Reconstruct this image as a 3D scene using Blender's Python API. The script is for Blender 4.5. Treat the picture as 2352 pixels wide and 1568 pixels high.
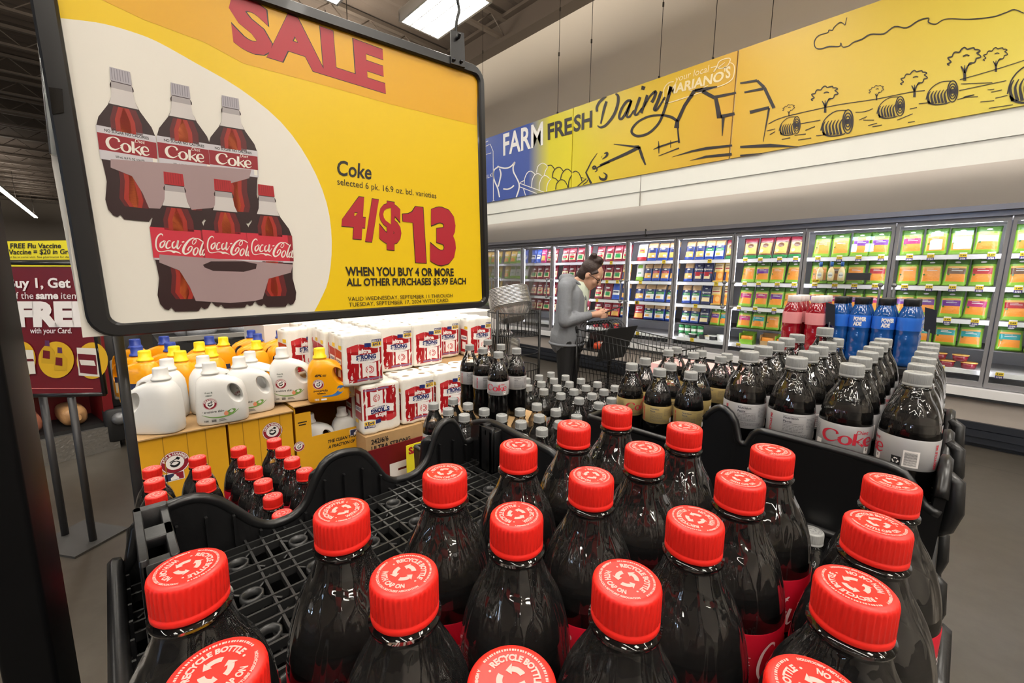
import bpy, bmesh, math, random
from mathutils import Vector, Matrix
random.seed(7)
for o in list(bpy.data.objects): bpy.data.objects.remove(o)
SC = bpy.context.scene
COL = SC.collection
PI = math.pi
# ---------------------------------------------------------------- camera
ZC = 1.45; FPX = 974.0; PITCH = math.radians(8.76); ROLL = math.radians(.58); YAW = math.radians(43.55)
_c, _s = math.cos(YAW), math.sin(YAW)
FH = Vector((-_c, _s, 0)); RH = Vector((_s, _c, 0)); UP = Vector((0, 0, 1))
FWD = FH*math.cos(PITCH) - UP*math.sin(PITCH)
U0 = FH*math.sin(PITCH) + UP*math.cos(PITCH)
RT = RH*math.cos(ROLL) + U0*math.sin(ROLL)
UU = -RH*math.sin(ROLL) + U0*math.cos(ROLL)
CAMP = Vector((0, 0, ZC))
cam = bpy.data.cameras.new('camera'); cam.sensor_width = 36; cam.lens = FPX/2352*36; cam.clip_start = .02; cam.clip_end = 200
camo = bpy.data.objects.new('camera', cam); COL.objects.link(camo)
camo.matrix_world = Matrix((( RT.x, UU.x, -FWD.x, 0), (RT.y, UU.y, -FWD.y, 0), (RT.z, UU.z, -FWD.z, ZC), (0, 0, 0, 1)))
SC.camera = camo
# ---------------------------------------------------------------- world, exposure
SC.view_settings.view_transform = 'Standard'; SC.view_settings.look = 'None'; SC.view_settings.gamma = 1
SC.view_settings.use_curve_mapping = False
SC.view_settings.exposure = 0.27
W = bpy.data.worlds.new('world'); SC.world = W; W.use_nodes = True
W.node_tree.nodes['Background'].inputs[0].default_value = (.80, .78, .74, 1)
W.node_tree.nodes['Background'].inputs[1].default_value = .10
SC.cycles.transparent_max_bounces = 20
SC.cycles.max_bounces = 6; SC.cycles.diffuse_bounces = 3; SC.cycles.glossy_bounces = 4
SC.cycles.sample_clamp_indirect = 6
LAMP = 22.0            # strength of the ceiling fixtures
CASE_LAMP = 20.0        # watts of one door lamp inside the refrigerated case
# pixel of the photograph -> point on a plane of the shop
def ray(x, y): return FWD + RT*((x-1176)/FPX) - UU*((y-784)/FPX)
def atz(x, y, z): r = ray(x, y); return CAMP + r*((z-ZC)/r.z)
def aty(x, y, Y): r = ray(x, y); return CAMP + r*(Y/r.y)
def atx(x, y, X): r = ray(x, y); return CAMP + r*(X/r.x)
def atp(x, y, p, n): r = ray(x, y); return CAMP + r*((Vector(p)-CAMP).dot(n)/r.dot(n))
# ---------------------------------------------------------------- materials
def lin(h):
    h = h.lstrip('#'); v = [int(h[i:i+2], 16)/255 for i in (0, 2, 4)]
    return tuple(c/12.92 if c <= .04045 else ((c+.055)/1.055)**2.4 for c in v) + (1,)
MATS = {}
def mat(name, col='#808080', rough=.5, metal=0., spec=.5, coat=0., emit=0., noise=0., nscale=20., bump=0., alpha=1.):
    if name in MATS: return MATS[name]
    m = bpy.data.materials.new(name); m.use_nodes = True; nt = m.node_tree
    b = nt.nodes['Principled BSDF']
    c = lin(col) if isinstance(col, str) else col
    b.inputs['Base Color'].default_value = c; b.inputs['Roughness'].default_value = rough
    b.inputs['Metallic'].default_value = metal; b.inputs['Specular IOR Level'].default_value = spec
    b.inputs['Coat Weight'].default_value = coat; b.inputs['Coat Roughness'].default_value = .05
    b.inputs['Alpha'].default_value = alpha
    if emit: b.inputs['Emission Color'].default_value = c; b.inputs['Emission Strength'].default_value = emit
    if noise or bump:
        tc = nt.nodes.new('ShaderNodeTexCoord'); nz = nt.nodes.new('ShaderNodeTexNoise')
        nz.inputs['Scale'].default_value = nscale; nz.inputs['Detail'].default_value = 5
        nt.links.new(tc.outputs['Object'], nz.inputs['Vector'])
        if noise:
            mx = nt.nodes.new('ShaderNodeMix'); mx.data_type = 'RGBA'
            mx.inputs['A'].default_value = tuple(min(1, v*(1-noise)) for v in c[:3])+(1,)
            mx.inputs['B'].default_value = tuple(min(1, v*(1+noise)) for v in c[:3])+(1,)
            nt.links.new(nz.outputs['Fac'], mx.inputs['Factor']); nt.links.new(mx.outputs['Result'], b.inputs['Base Color'])
        if bump:
            bp = nt.nodes.new('ShaderNodeBump'); bp.inputs['Strength'].default_value = bump; bp.inputs['Distance'].default_value = .01
            nt.links.new(nz.outputs['Fac'], bp.inputs['Height']); nt.links.new(bp.outputs['Normal'], b.inputs['Normal'])
    MATS[name] = m; return m
def clear(name, tint='#ffffff', ior=1.5, boost=1.0, haze=.0, rough=.03, wrinkle=0):
    """thin clear plastic or glass: see-through sheet with a fresnel reflection"""
    if name in MATS: return MATS[name]
    m = bpy.data.materials.new(name); m.use_nodes = True; nt = m.node_tree; N = nt.nodes; L = nt.links
    N.remove(N['Principled BSDF']); out = N['Material Output']
    tr = N.new('ShaderNodeBsdfTransparent'); tr.inputs[0].default_value = lin(tint)
    gl = N.new('ShaderNodeBsdfGlossy'); gl.inputs['Roughness'].default_value = rough
    fr = N.new('ShaderNodeFresnel'); fr.inputs['IOR'].default_value = ior
    mu = N.new('ShaderNodeMath'); mu.operation = 'MULTIPLY'; mu.inputs[1].default_value = boost; mu.use_clamp = True
    if wrinkle:                                             # blow-moulding ripples running down the wall
        tc = N.new('ShaderNodeTexCoord'); mp = N.new('ShaderNodeMapping'); mp.inputs['Scale'].default_value = (75, 75, 13)
        nz = N.new('ShaderNodeTexNoise'); nz.inputs['Scale'].default_value = 1; nz.inputs['Detail'].default_value = 1; nz.inputs['Distortion'].default_value = .6
        bp = N.new('ShaderNodeBump'); bp.inputs['Strength'].default_value = wrinkle; bp.inputs['Distance'].default_value = .004
        L.new(tc.outputs['Object'], mp.inputs[0]); L.new(mp.outputs[0], nz.inputs['Vector']); L.new(nz.outputs['Fac'], bp.inputs['Height'])
        L.new(bp.outputs[0], gl.inputs['Normal']); L.new(bp.outputs[0], fr.inputs['Normal'])
    m1 = N.new('ShaderNodeMixShader'); L.new(fr.outputs[0], mu.inputs[0]); L.new(mu.outputs[0], m1.inputs[0])
    L.new(tr.outputs[0], m1.inputs[1]); L.new(gl.outputs[0], m1.inputs[2]); last = m1
    if haze:
        df = N.new('ShaderNodeBsdfDiffuse'); df.inputs[0].default_value = (.8, .8, .8, 1)
        m2 = N.new('ShaderNodeMixShader'); m2.inputs[0].default_value = haze
        L.new(m1.outputs[0], m2.inputs[1]); L.new(df.outputs[0], m2.inputs[2]); last = m2
    L.new(last.outputs[0], out.inputs['Surface'])
    MATS[name] = m; return m
# ---------------------------------------------------------------- objects
def tag(o, label=None, cat=None, group=None, kind=None):
    if label: o['label'] = label
    if cat: o['category'] = cat
    if group: o['group'] = group
    if kind: o['kind'] = kind
    return o
def thing(name, label, cat, loc=(0, 0, 0), rz=0., group=None):
    o = bpy.data.objects.new(name, None); COL.objects.link(o); o.empty_display_size = .05
    o.location = loc; o.rotation_euler = (0, 0, rz)
    return tag(o, label, cat, group)
def obj(name, me, parent=None, mats=None):
    o = bpy.data.objects.new(name, me); COL.objects.link(o)
    if parent: o.parent = parent
    if mats is not None and not me.materials:
        for m in (mats if isinstance(mats, (list, tuple)) else [mats]): me.materials.append(m)
    return o
KIDS = {}
def dup(root, loc, rz=0., label=None, group=None, scale=None):
    """copy of a thing together with its parts and sub-parts"""
    r = root.copy(); COL.objects.link(r); r.location = loc; r.rotation_euler = (0, 0, rz)
    if label: r['label'] = label
    if group: r['group'] = group
    if scale: r.scale = scale
    if root.name not in KIDS: KIDS[root.name] = [(c, list(c.children)) for c in root.children]
    for ch, subs in KIDS[root.name]:
        c = ch.copy(); COL.objects.link(c); c.parent = r
        for g in subs:
            d = g.copy(); COL.objects.link(d); d.parent = c
    return r
class MB:
    def __init__(s): s.bm = bmesh.new(); s.mi = 0
    def face(s, vs, smooth=False):
        try: f = s.bm.faces.new(vs)
        except ValueError: return None
        f.material_index = s.mi; f.smooth = smooth; return f
    def poly(s, pts, smooth=False):
        return s.face([s.bm.verts.new(p) for p in pts], smooth)
    def box(s, x0, y0, z0, x1, y1, z1, mx=None):
        p = [Vector(q) for q in ((x0,y0,z0),(x1,y0,z0),(x1,y1,z0),(x0,y1,z0),(x0,y0,z1),(x1,y0,z1),(x1,y1,z1),(x0,y1,z1))]
        if mx: p = [mx @ q for q in p]
        v = [s.bm.verts.new(q) for q in p]
        for f in ((3,2,1,0),(4,5,6,7),(0,1,5,4),(1,2,6,5),(2,3,7,6),(3,0,4,7)): s.face([v[i] for i in f])
        return s
    def rbox(s, x0, y0, z0, x1, y1, z1, r, n=3):
        """box with rounded upright edges and softened top and bottom"""
        def ring(z, e):
            out = []
            for cx, cy, a0 in ((x1-r, y1-r, 0), (x0+r, y1-r, PI/2), (x0+r, y0+r, PI), (x1-r, y0+r, 1.5*PI)):
                for k in range(n+1):
                    a = a0+k*PI/2/n; out.append((cx+(r-e)*math.cos(a), cy+(r-e)*math.sin(a), z))
            return out
        e = r*.35
        s.loft([ring(z0, e), ring(z0+e, 0), ring(z1-e, 0), ring(z1, e)], True, True); return s
    def loft(s, rings, cap0=False, cap1=False, smooth=True, closed=True):
        R = [[s.bm.verts.new(p) for p in r] for r in rings]; n = len(R[0])
        for a, b in zip(R, R[1:]):
            for i in range(n if closed else n-1):
                j = (i+1) % n; s.face([a[i], a[j], b[j], b[i]], smooth)
        if cap0: s.face(R[0][::-1])
        if cap1: s.face(R[-1])
        return R
    def lathe(s, prof, seg=32, c=(0, 0, 0), cap0=False, cap1=False, rip=None):
        rings = []
        for k, (r, z) in enumerate(prof):
            a = []
            for i in range(seg):
                t = 2*PI*i/seg; q = r + (rip(k, i, r, z) if rip else 0)
                a.append((c[0]+q*math.cos(t), c[1]+q*math.sin(t), c[2]+z))
            rings.append(a)
        s.loft(rings, cap0, cap1); return s
    def cyl(s, p0, p1, r0, r1=None, seg=10, caps=True):
        p0, p1 = Vector(p0), Vector(p1); r1 = r0 if r1 is None else r1
        d = (p1-p0).normalized(); a = d.orthogonal().normalized(); b = d.cross(a)
        rg = lambda p, r: [p+(a*math.cos(2*PI*i/seg)+b*math.sin(2*PI*i/seg))*r for i in range(seg)]
        s.loft([rg(p0, r0), rg(p1, r1)], caps, caps); return s
    def tube(s, pts, r, seg=6, closed=False):
        P = [Vector(p) for p in pts]; n = len(P); rings = []; up = None
        for i in range(n):
            a = P[i-1] if (i or closed) else P[0]; b = P[(i+1) % n] if (i < n-1 or closed) else P[-1]
            d = (b-a).normalized()
            if up is None: up = d.orthogonal().normalized()
            up = (up - d*up.dot(d)); up = up.normalized() if up.length > 1e-6 else d.orthogonal().normalized()
            w = d.cross(up); rr = r[i] if isinstance(r, (list, tuple)) else r
            rings.append([P[i]+(up*math.cos(2*PI*k/seg)+w*math.sin(2*PI*k/seg))*rr for k in range(seg)])
        if closed: rings.append(rings[0])
        s.loft(rings, not closed, not closed); return s
    def ball(s, c, r, sx=1, sy=1, sz=1, u=12, v=8, mx=None):
        rings = []
        for j in range(v+1):
            t = PI*j/v; q = max(math.sin(t), 1e-3)
            rings.append([Vector((r*sx*q*math.cos(2*PI*i/u), r*sy*q*math.sin(2*PI*i/u), -r*sz*math.cos(t))) for i in range(u)])
        c = Vector(c)
        rings = [[(mx @ p if mx else p)+c for p in rg] for rg in rings]
        s.loft(rings, True, True); return s
    def prism(s, poly, f0, f1, smooth=False):
        """extrude a 2-D outline between two mappings f0(u,v), f1(u,v)"""
        a = [s.bm.verts.new(f0(*p)) for p in poly]; b = [s.bm.verts.new(f1(*p)) for p in poly]; n = len(poly)
        s.face(a[::-1]); s.face(b)
        for i in range(n): s.face([a[i], a[(i+1) % n], b[(i+1) % n], b[i]], smooth)
        return s
    def build(s, name, mats, parent=None, fix=True, ang=None):
        me = bpy.data.meshes.new(name)
        if fix: bmesh.ops.recalc_face_normals(s.bm, faces=s.bm.faces)
        s.bm.to_mesh(me); s.bm.free()
        return obj(name, me, parent, mats)
def mods(o, *specs):
    """bake modifiers into the mesh"""
    for t, kw in specs:
        m = o.modifiers.new('m', t)
        for k, v in kw.items(): setattr(m, k, v)
    bpy.context.view_layer.update(); dg = bpy.context.evaluated_depsgraph_get()
    me = bpy.data.meshes.new_from_object(o.evaluated_get(dg)); o.modifiers.clear(); old = o.data; o.data = me
    for p in me.polygons: p.use_smooth = True
    return o
# ---------------------------------------------------------------- lettering
TXT = {}
def glyphs(s, bold=0., shear=0.):
    """flat faces of a line of text: (verts, faces, width, cap height)"""
    k = (s, bold, shear)
    if k in TXT: return TXT[k]
    def ev(t, b, sh):
        cu = bpy.data.curves.new('t', 'FONT'); cu.body = t; cu.size = 1; cu.offset = b; cu.shear = sh; cu.resolution_u = 3
        o = bpy.data.objects.new('t', cu); COL.objects.link(o); bpy.context.view_layer.update()
        me = bpy.data.meshes.new_from_object(o.evaluated_get(bpy.context.evaluated_depsgraph_get()))
        v = [tuple(q.co[:2]) for q in me.vertices]; f = [tuple(p.vertices) for p in me.polygons]
        bpy.data.objects.remove(o); bpy.data.curves.remove(cu); bpy.data.meshes.remove(me); return v, f
    v, f = ev(s, bold, shear)
    if 'H' not in TXT: TXT['H'] = max(q[1] for q in ev('H', 0, 0)[0])
    x0 = min(q[0] for q in v); x1 = max(q[0] for q in v)
    TXT[k] = ([((x-x0), y) for x, y in v], f, x1-x0, TXT['H']); return TXT[k]
def put_text(mb, s, f, w, h, bold=0., shear=0., x=0., y=0.):
    """add text to a mesh builder: box w wide, capital height h, lower left at (x, y), mapped by f(u, v)"""
    v, fc, tw, th = glyphs(s, bold, shear)
    vs = [mb.bm.verts.new(f(x+a/tw*w, y+b/th*h)) for a, b in v]
    for q in fc: mb.face([vs[i] for i in q])
def spline(pts, n=5):
    if len(pts) < 3: return [tuple(p) for p in pts]
    out = []
    for i in range(len(pts)-1):
        p0 = pts[max(i-1, 0)]; p1 = pts[i]; p2 = pts[i+1]; p3 = pts[min(i+2, len(pts)-1)]
        for k in range(n):
            t = k/n
            out.append(tuple(.5*((2*b)+(-a+c)*t+(2*a-5*b+4*c-d)*t*t+(-a+3*b-3*c+d)*t**3) for a, b, c, d in zip(p0, p1, p2, p3)))
    out.append(tuple(pts[-1])); return out
def stroke(mb, pts, w, f, smooth=True, n=4):
    """ribbon along (x, y[, width factor]) points, mapped by f"""
    P = [(p[0], p[1], p[2] if len(p) > 2 else 1.) for p in pts]
    if smooth: P = spline(P, n)
    L = []; R = []
    for i, p in enumerate(P):
        a = P[max(i-1, 0)]; b = P[min(i+1, len(P)-1)]
        dx, dy = b[0]-a[0], b[1]-a[1]; d = math.hypot(dx, dy) or 1
        nx, ny = -dy/d*w*p[2]/2, dx/d*w*p[2]/2
        L.append(mb.bm.verts.new(f(p[0]+nx, p[1]+ny))); R.append(mb.bm.verts.new(f(p[0]-nx, p[1]-ny)))
    for i in range(len(P)-1): mb.face([L[i], L[i+1], R[i+1], R[i]])
def aff(A, B, C, off=Vector((0, 0, 0))):
    """(u, v) in 0..1 -> A + u(B-A) + v(C-A)"""
    A, B, C = Vector(A), Vector(B), Vector(C)
    return lambda u, v: A+(B-A)*u+(C-A)*v+off
ORD = ['first', 'second', 'third', 'fourth', 'fifth', 'sixth', 'seventh', 'eighth', 'ninth', 'tenth', 'eleventh', 'twelfth', 'thirteenth', 'fourteenth', 'fifteenth', 'sixteenth']
# ================================================================ ROOM
CEIL = 6.6; WALLY = 6.5
def structure(mb, name, m, parent=None):
    o = mb.build(name, m, parent)
    if not parent: o['kind'] = 'structure'
    return o
# floor: polished concrete with saw-cut joints
fm = mat('concrete', '#4a453e', rough=.3, noise=.16, nscale=1.6)
nt = fm.node_tree; N = nt.nodes; L = nt.links; bs = N['Principled BSDF']
old = bs.inputs['Base Color'].links[0].from_socket
tc = N.new('ShaderNodeTexCoord'); br = N.new('ShaderNodeTexBrick'); br.offset = 0
br.inputs['Scale'].default_value = 1; br.inputs['Mortar Size'].default_value = .006; br.inputs['Brick Width'].default_value = 3.6
br.inputs['Row Height'].default_value = 3.6; br.inputs['Mortar Smooth'].default_value = .2
mp = N.new('ShaderNodeMapping'); mp.inputs['Location'].default_value = (1.2, -1.3, 0)
L.new(tc.outputs['Object'], mp.inputs['Vector']); L.new(mp.outputs[0], br.inputs['Vector'])
mx = N.new('ShaderNodeMix'); mx.data_type = 'RGBA'; mx.inputs['B'].default_value = lin('#2b2825')
L.new(br.outputs['Fac'], mx.inputs['Factor']); L.new(old, mx.inputs['A'])
n2 = N.new('ShaderNodeTexNoise'); n2.inputs['Scale'].default_value = 9; n2.inputs['Detail'].default_value = 8; n2.inputs['Roughness'].default_value = .7
L.new(tc.outputs['Object'], n2.inputs['Vector'])
rp = N.new('ShaderNodeValToRGB'); rp.color_ramp.elements[0].position = .35; rp.color_ramp.elements[0].color = (.78, .76, .74, 1); rp.color_ramp.elements[1].position = .62
L.new(n2.outputs['Fac'], rp.inputs[0])
m3 = N.new('ShaderNodeMix'); m3.data_type = 'RGBA'; m3.blend_type = 'MULTIPLY'; m3.inputs['Factor'].default_value = 1
L.new(mx.outputs['Result'], m3.inputs['A']); L.new(rp.outputs[0], m3.inputs['B']); L.new(m3.outputs['Result'], bs.inputs['Base Color'])
structure(MB().box(-47, -16, -.1, 9, WALLY+.2, 0), 'floor', fm)
deck = mat('roof_deck', '#4a4038', rough=.8, noise=.2, nscale=3)
mb = MB()
n = 340                                                   # ribbed metal roof deck
xs = [-47+i*56/n for i in range(n+1)]
lo = [[mb.bm.verts.new((x, y, CEIL+(.05 if i % 2 else 0))) for i, x in enumerate(xs)] for y in (-16, WALLY+.2)]
for i in range(n): mb.face([lo[0][i], lo[0][i+1], lo[1][i+1], lo[1][i]])
structure(mb, 'ceiling', deck)
joist = mat('joist_paint', '#5c5249', rough=.6)
k = 0
for i in range(25):
    x = -45+i*1.9
    if x > 3: break
    k += 1; mb = MB()
    mb.box(x-.05, -16, CEIL-.42, x+.05, WALLY, CEIL-.37); mb.box(x-.05, -16, CEIL-.07, x+.05, WALLY, CEIL)
    y = -16
    while y < WALLY-.6:                                   # open web
        mb.cyl((x, y, CEIL-.39), (x, y+.4, CEIL-.05), .012, seg=5); mb.cyl((x, y+.4, CEIL-.05), (x, y+.8, CEIL-.39), .012, seg=5); y += .8
    structure(mb, 'trim_%d' % k, joist)
mb = MB(); mb.box(-47, WALLY-.26, CEIL-.5, 9, WALLY, CEIL-.42); mb.box(-47, WALLY-.14, CEIL-.42, 9, WALLY-.11, CEIL-.06); mb.box(-47, WALLY-.26, CEIL-.06, 9, WALLY, CEIL)
structure(mb, 'trim_40', mat('beam_paint', '#4d433b', rough=.6))
wm = mat('wall_paint', '#d3cabd', rough=.75)
structure(MB().box(-47, WALLY, 0, 9, WALLY+.2, CEIL), 'wall_back', wm)
structure(MB().box(-47.2, -16, 0, -47, WALLY, CEIL), 'wall_left', mat('far_wall', '#b9b0a4', rough=.8))
structure(MB().box(9, -16, 0, 9.2, WALLY, CEIL), 'wall_right', wm)
structure(MB().box(-47, -16.2, 0, 9, -16, CEIL), 'wall_front', wm)
# store-front windows behind the camera: their daylight mirrors in the case doors
def mirror(x, y, Y=-15.95): r = ray(x, y); t = (5.5+(5.5-Y))/r.y; p = CAMP+r*t; return p.x, p.z
for k, (q0, q1) in enumerate((((1948, 583), (2018, 538)), ((2126, 578), (2246, 524)))):
    x0, z0 = mirror(*q0); x1, z1 = mirror(*q1)
    fr = MB(); g = .12
    for a in (x0, x0+(x1-x0)*.4, x0+(x1-x0)*.5, x1): fr.box(a-.1, -15.99, z0-.1, a+.1, -15.86, z1+.1)
    for c in (z0, z0+(z1-z0)*.62, z1): fr.box(x0, -15.99, c-.08, x1, -15.86, c+.08)
    o = fr.build('window_%d' % (k+1), mat('mullion_grey', '#54585e', rough=.5)); o['kind'] = 'structure'
    p = MB(); p.poly([(x0, -15.93, z0), (x0, -15.93, z1), (x1, -15.93, z1), (x1, -15.93, z0)])
    p.build('pane', mat('daylight', '#b9d8ff', emit=45.), o)
# ---------------------------------------------------------------- ceiling lamps
house = mat('fixture_white', '#d9d6cf', rough=.4)
glow = mat('lamp_glow', '#fffaf0', emit=LAMP); upglow = mat('added_uplight_glow', '#fff3e0', emit=LAMP*1.8)
def fixture(x, y, z, label, lx=1.24, ly=.66):
    t = thing('ceiling_light', label, 'light', (x, y, z), group='ceiling lights over the aisle')
    mb = MB(); a, b = lx/2, ly/2
    mb.box(-a, -b, 0, -a+.03, b, .12); mb.box(a-.03, -b, 0, a, b, .12); mb.box(-a, -b, 0, a, -b+.03, .12); mb.box(-a, b-.03, 0, a, b, .12)
    mb.box(-a, -b, .12, a, b, .15)
    mb.build('housing', house, t)
    mb = MB(); mb.poly([(-a+.03, -b+.03, .05), (-a+.03, b-.03, .05), (a-.03, b-.03, .05), (a-.03, -b+.03, .05)])
    mb.build('diffuser', glow, t, fix=False)
    mb = MB(); mb.poly([(-a+.05, -b+.05, .153), (a-.05, -b+.05, .153), (a-.05, b-.05, .153), (-a+.05, b-.05, .153)]); mb.build('added_uplight', upglow, t, fix=False)  # glowing sheet added on the closed housing to brighten wall and roof
    mb = MB()
    for k in range(1, 4): mb.box(-a+.03, -b+ly*k/4-.006, .0, a-.03, -b+ly*k/4+.006, .05)
    mb.build('louvre', house, t)
    mb = MB()
    for sx in (-1, 1): mb.cyl((sx*a*.8, 0, .15), (sx*a*.8, 0, CEIL-z), .008, seg=6)
    mb.build('hanger', mat('dark_metal', '#2b2724', rough=.5), t)
    return t
l0 = fixture(-5.25, 3.66, 4.95, 'bright troffer lamp hanging right of the sign top, nearest to the pale wall')
for (x, y, w) in ((-5.5, 2.25, 'bright troffer lamp partly hidden above the top edge of the sale sign'),
                  (-2.0, 3.66, ''), (1.3, 3.66, ''), (-2.0, 1.9, ''), (1.3, .6, ''), (-1.6, -.6, ''), (-5.2, -1.2, ''), (-8.8, 3.66, ''), (-8.8, .6, ''), (-12.4, 3.66, ''), (-2.0, -3.6, ''), (2.2, -3.4, ''), (-6.5, -4.4, ''), (3.6, 1.9, ''), (-10.5, -4.5, ''), (3.6, -.8, ''), (6.4, .6, ''), (6.4, -3, ''), (3.9, 4.2, ''), (6.6, 3.66, '')):  # blank labels: out-of-view lamps added for overall light and the sale sign
    dup(l0, (x, y, 4.95), label=w or 'unseen bright troffer lamp added above the shop floor')
def strip(x0, x1, y, z, label):
    t = thing('strip_light', label, 'light', ((x0+x1)/2, y, z), group='long strip lights')
    h = (x1-x0)/2
    MB().box(-h, -.1, .04, h, .1, .12).build('housing', house, t)
    MB().box(-h, -.07, 0, h, .07, .04).build('tube', mat('strip_glow', '#fff8ee', emit=LAMP*.8), t); MB().box(-h, -.05, .12, h, .05, .125).build('added_uplight', mat('added_strip_uplight', '#fff2e0', emit=LAMP*1.3), t)  # glow on the housing top is added to lift the dark roof
    mb = MB()
    for k in range(3): mb.cyl((-h*.9+h*.9*k, 0, .12), (-h*.9+h*.9*k, 0, CEIL-z), .01, seg=5)
    mb.build('hanger', MATS['dark_metal'], t)
cl = MB(); cl.box(-8, 5.75, 2.81, 2, 5.85, 2.84); cv = thing('cove_light', 'slim cove light lying on the ledge behind the overhead boards', 'light', (0, 0, 0)); cl.build('housing', house, cv); cl = MB(); cl.box(-8, 5.76, 2.84, 2, 5.84, 2.845); cl.build('tube', mat('cove_glow', '#ffefd8', emit=LAMP*.3), cv)
for q in ((-3.2, 6.5, 1.1, 4.3), (-2.4, 6.5, -1.7, 4.3), (-1.6, 7, -4.6, 4.3), (-40, -22, -6.6, 5.), (-21, -9, -5.6, 5.)): strip(q[0], q[1], q[2], q[3], 'unseen white strip light added above the shop floor')  # out-of-view strips added for bottle highlights and a lighter far roof
strip(-43.5, -25.5, -3.0, 5.0, 'long white strip light running away under the dark roof at far left')
# ---------------------------------------------------------------- soffit above the cases
structure(MB().box(-47, 5.2, 2.38, 9, 5.24, 2.56).box(-47, 5.185, 2.56, 9, 5.24, 2.765).box(-47, 5.2, 2.765, 9, WALLY, 2.80), 'trim_41', mat('fascia_cream', '#f4f4ec', rough=.5))
mb = MB()
for x in (-8.5, -3.05, 2.4): mb.box(x-.004, 5.182, 2.38, x+.004, 5.20, 2.76)
structure(mb, 'trim_42', mat('seam_grey', '#9a958c'))
# ================================================================ REFRIGERATED CASE
DP = .718; DX0 = .219
case = thing('refrigerated_case', 'long glass-door refrigerated case along the back wall full of cheese', 'refrigerator', (0, 0, 0))
XL, XR = -9.9, 3.1
alu = mat('door_aluminium', '#8a888a', rough=.4, metal=.3)
white = mat('case_white', '#e9e8ea', rough=.4)
mb = MB(); mb.box(XL, 6.25, .45, XR, 6.3, 2.1); mb.box(XL, 5.5, 1.985, XR, 6.3, 2.1); mb.box(XL, 5.55, .44, XR, 6.3, .5)
mb.box(XL, 5.5, .05, XL+.05, 6.3, 2.1); mb.box(XR-.05, 5.5, .05, XR, 6.3, 2.1); mb.build('cabinet', white, case)
prof = [(5.20, 2.38), (5.205, 2.33), (5.24, 2.25), (5.31, 2.17), (5.37, 2.11), (5.40, 2.075)]
mb = MB()
A = [[mb.bm.verts.new((x, y, z)) for y, z in prof] for x in (XL, XR)]
for i in range(len(prof)-1): mb.face([A[0][i], A[1][i], A[1][i+1], A[0][i+1]], True)
mb.build('canopy', mat('canopy_grey', '#e2d9cf', rough=.12, spec=.6), case)
mb = MB(); mb.box(XL, 5.38, 2.03, XR, 5.46, 2.075); mb.box(XL, 5.44, 1.985, XR, 5.52, 2.03); mb.build('top_rail', mat('rail_grey', '#85838a', rough=.3, metal=.4), case)
for x in (-8.5, -3.05, 2.4):
    MB().box(x-.006, 5.375, 2.0, x+.006, 5.40, 2.1).build('seam', MATS['dark_metal'], case)
mb = MB(); mb.box(XL, 5.40, .445, XR, 5.5, .52); mb.build('sill', mat('sill_white', '#d9d8d8', rough=.35), case)
MB().box(XL, 5.395, .425, XR, 5.5, .447).build('sill_trim', mat('black_rubber', '#17181b', rough=.5), case)
MB().box(XL, 5.44, .22, XR, 5.5, .43).build('front_panel', mat('panel_taupe', '#a39a92', rough=.5), case)
mb = MB()
for z0, z1, y in ((.165, .225, 5.405), (.10, .16, 5.395), (.04, .095, 5.41)):
    mb.box(XL, y, z0, XR, 5.5, z1)
mb.box(XL, 5.46, 0, XR, 5.5, .24)
mb.build('bumper', mat('bumper_black', '#1d2027', rough=.4), case)
glass = clear('door_glass', '#f4f8f6', ior=1.45, boost=.8, rough=.005)
top_glow = mat('added_top_glow', '#f4f2ff', emit=CASE_LAMP*.9)
SH = (1.672, 1.388, 1.095)
NB = range(-1, 11)
for k in NB:
    x1 = DX0-DP*k; x0 = x1-DP
    d = MB(); w = .028; y0, y1 = 5.47, 5.5
    d.box(x0+.004, y0, .53, x0+w, y1, 1.985); d.box(x1-w, y0, .53, x1-.004, y1, 1.985); d.box(x0+w, y0, .53, x1-w, y1, .575); d.box(x0+w, y0, 1.945, x1-w, y1, 1.985)
    d = d.build('door', alu, case)
    p = MB(); p.poly([(x0+w, 5.485, .575), (x1-w, 5.485, .575), (x1-w, 5.485, 1.945), (x0+w, 5.485, 1.945)]); p.build('glass_pane', glass, d)
    hx = x1-.05 if k % 2 else x0+.05
    h = MB(); h.tube([(hx, 5.47, 1.40), (hx, 5.42, 1.40), (hx, 5.415, 1.385), (hx, 5.415, 1.12), (hx, 5.42, 1.105), (hx, 5.47, 1.105)], .011, 8)
    h.ball((hx, 5.415, 1.40), .022, 1, 1, 1); h.ball((hx, 5.415, 1.105), .024, 1, 1, 1)
    h.build('handle', mat('handle_grey', '#77787a', rough=.35, metal=.3), d)
    MB().box(x0-.012, 5.505, .56, x0+.012, 5.53, 1.95).build('mullion', mat('mullion_alu', '#9c9a9e', rough=.4, metal=.5), case)
    m = MB(); m.box(x0-.014, 5.532, .62, x0-.011, 5.55, 1.93); m.box(x0+.011, 5.532, .62, x0+.014, 5.55, 1.93); m.build('lamp', mat('mullion_lamp', '#f4f2ff', emit=CASE_LAMP*.5), case); MB().box(x0+.05, 5.53, 1.95, x1-.05, 5.57, 1.955).build('added_top_lamp', top_glow, case)  # lamp under the case top is hidden, added to brighten the shelves
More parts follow.
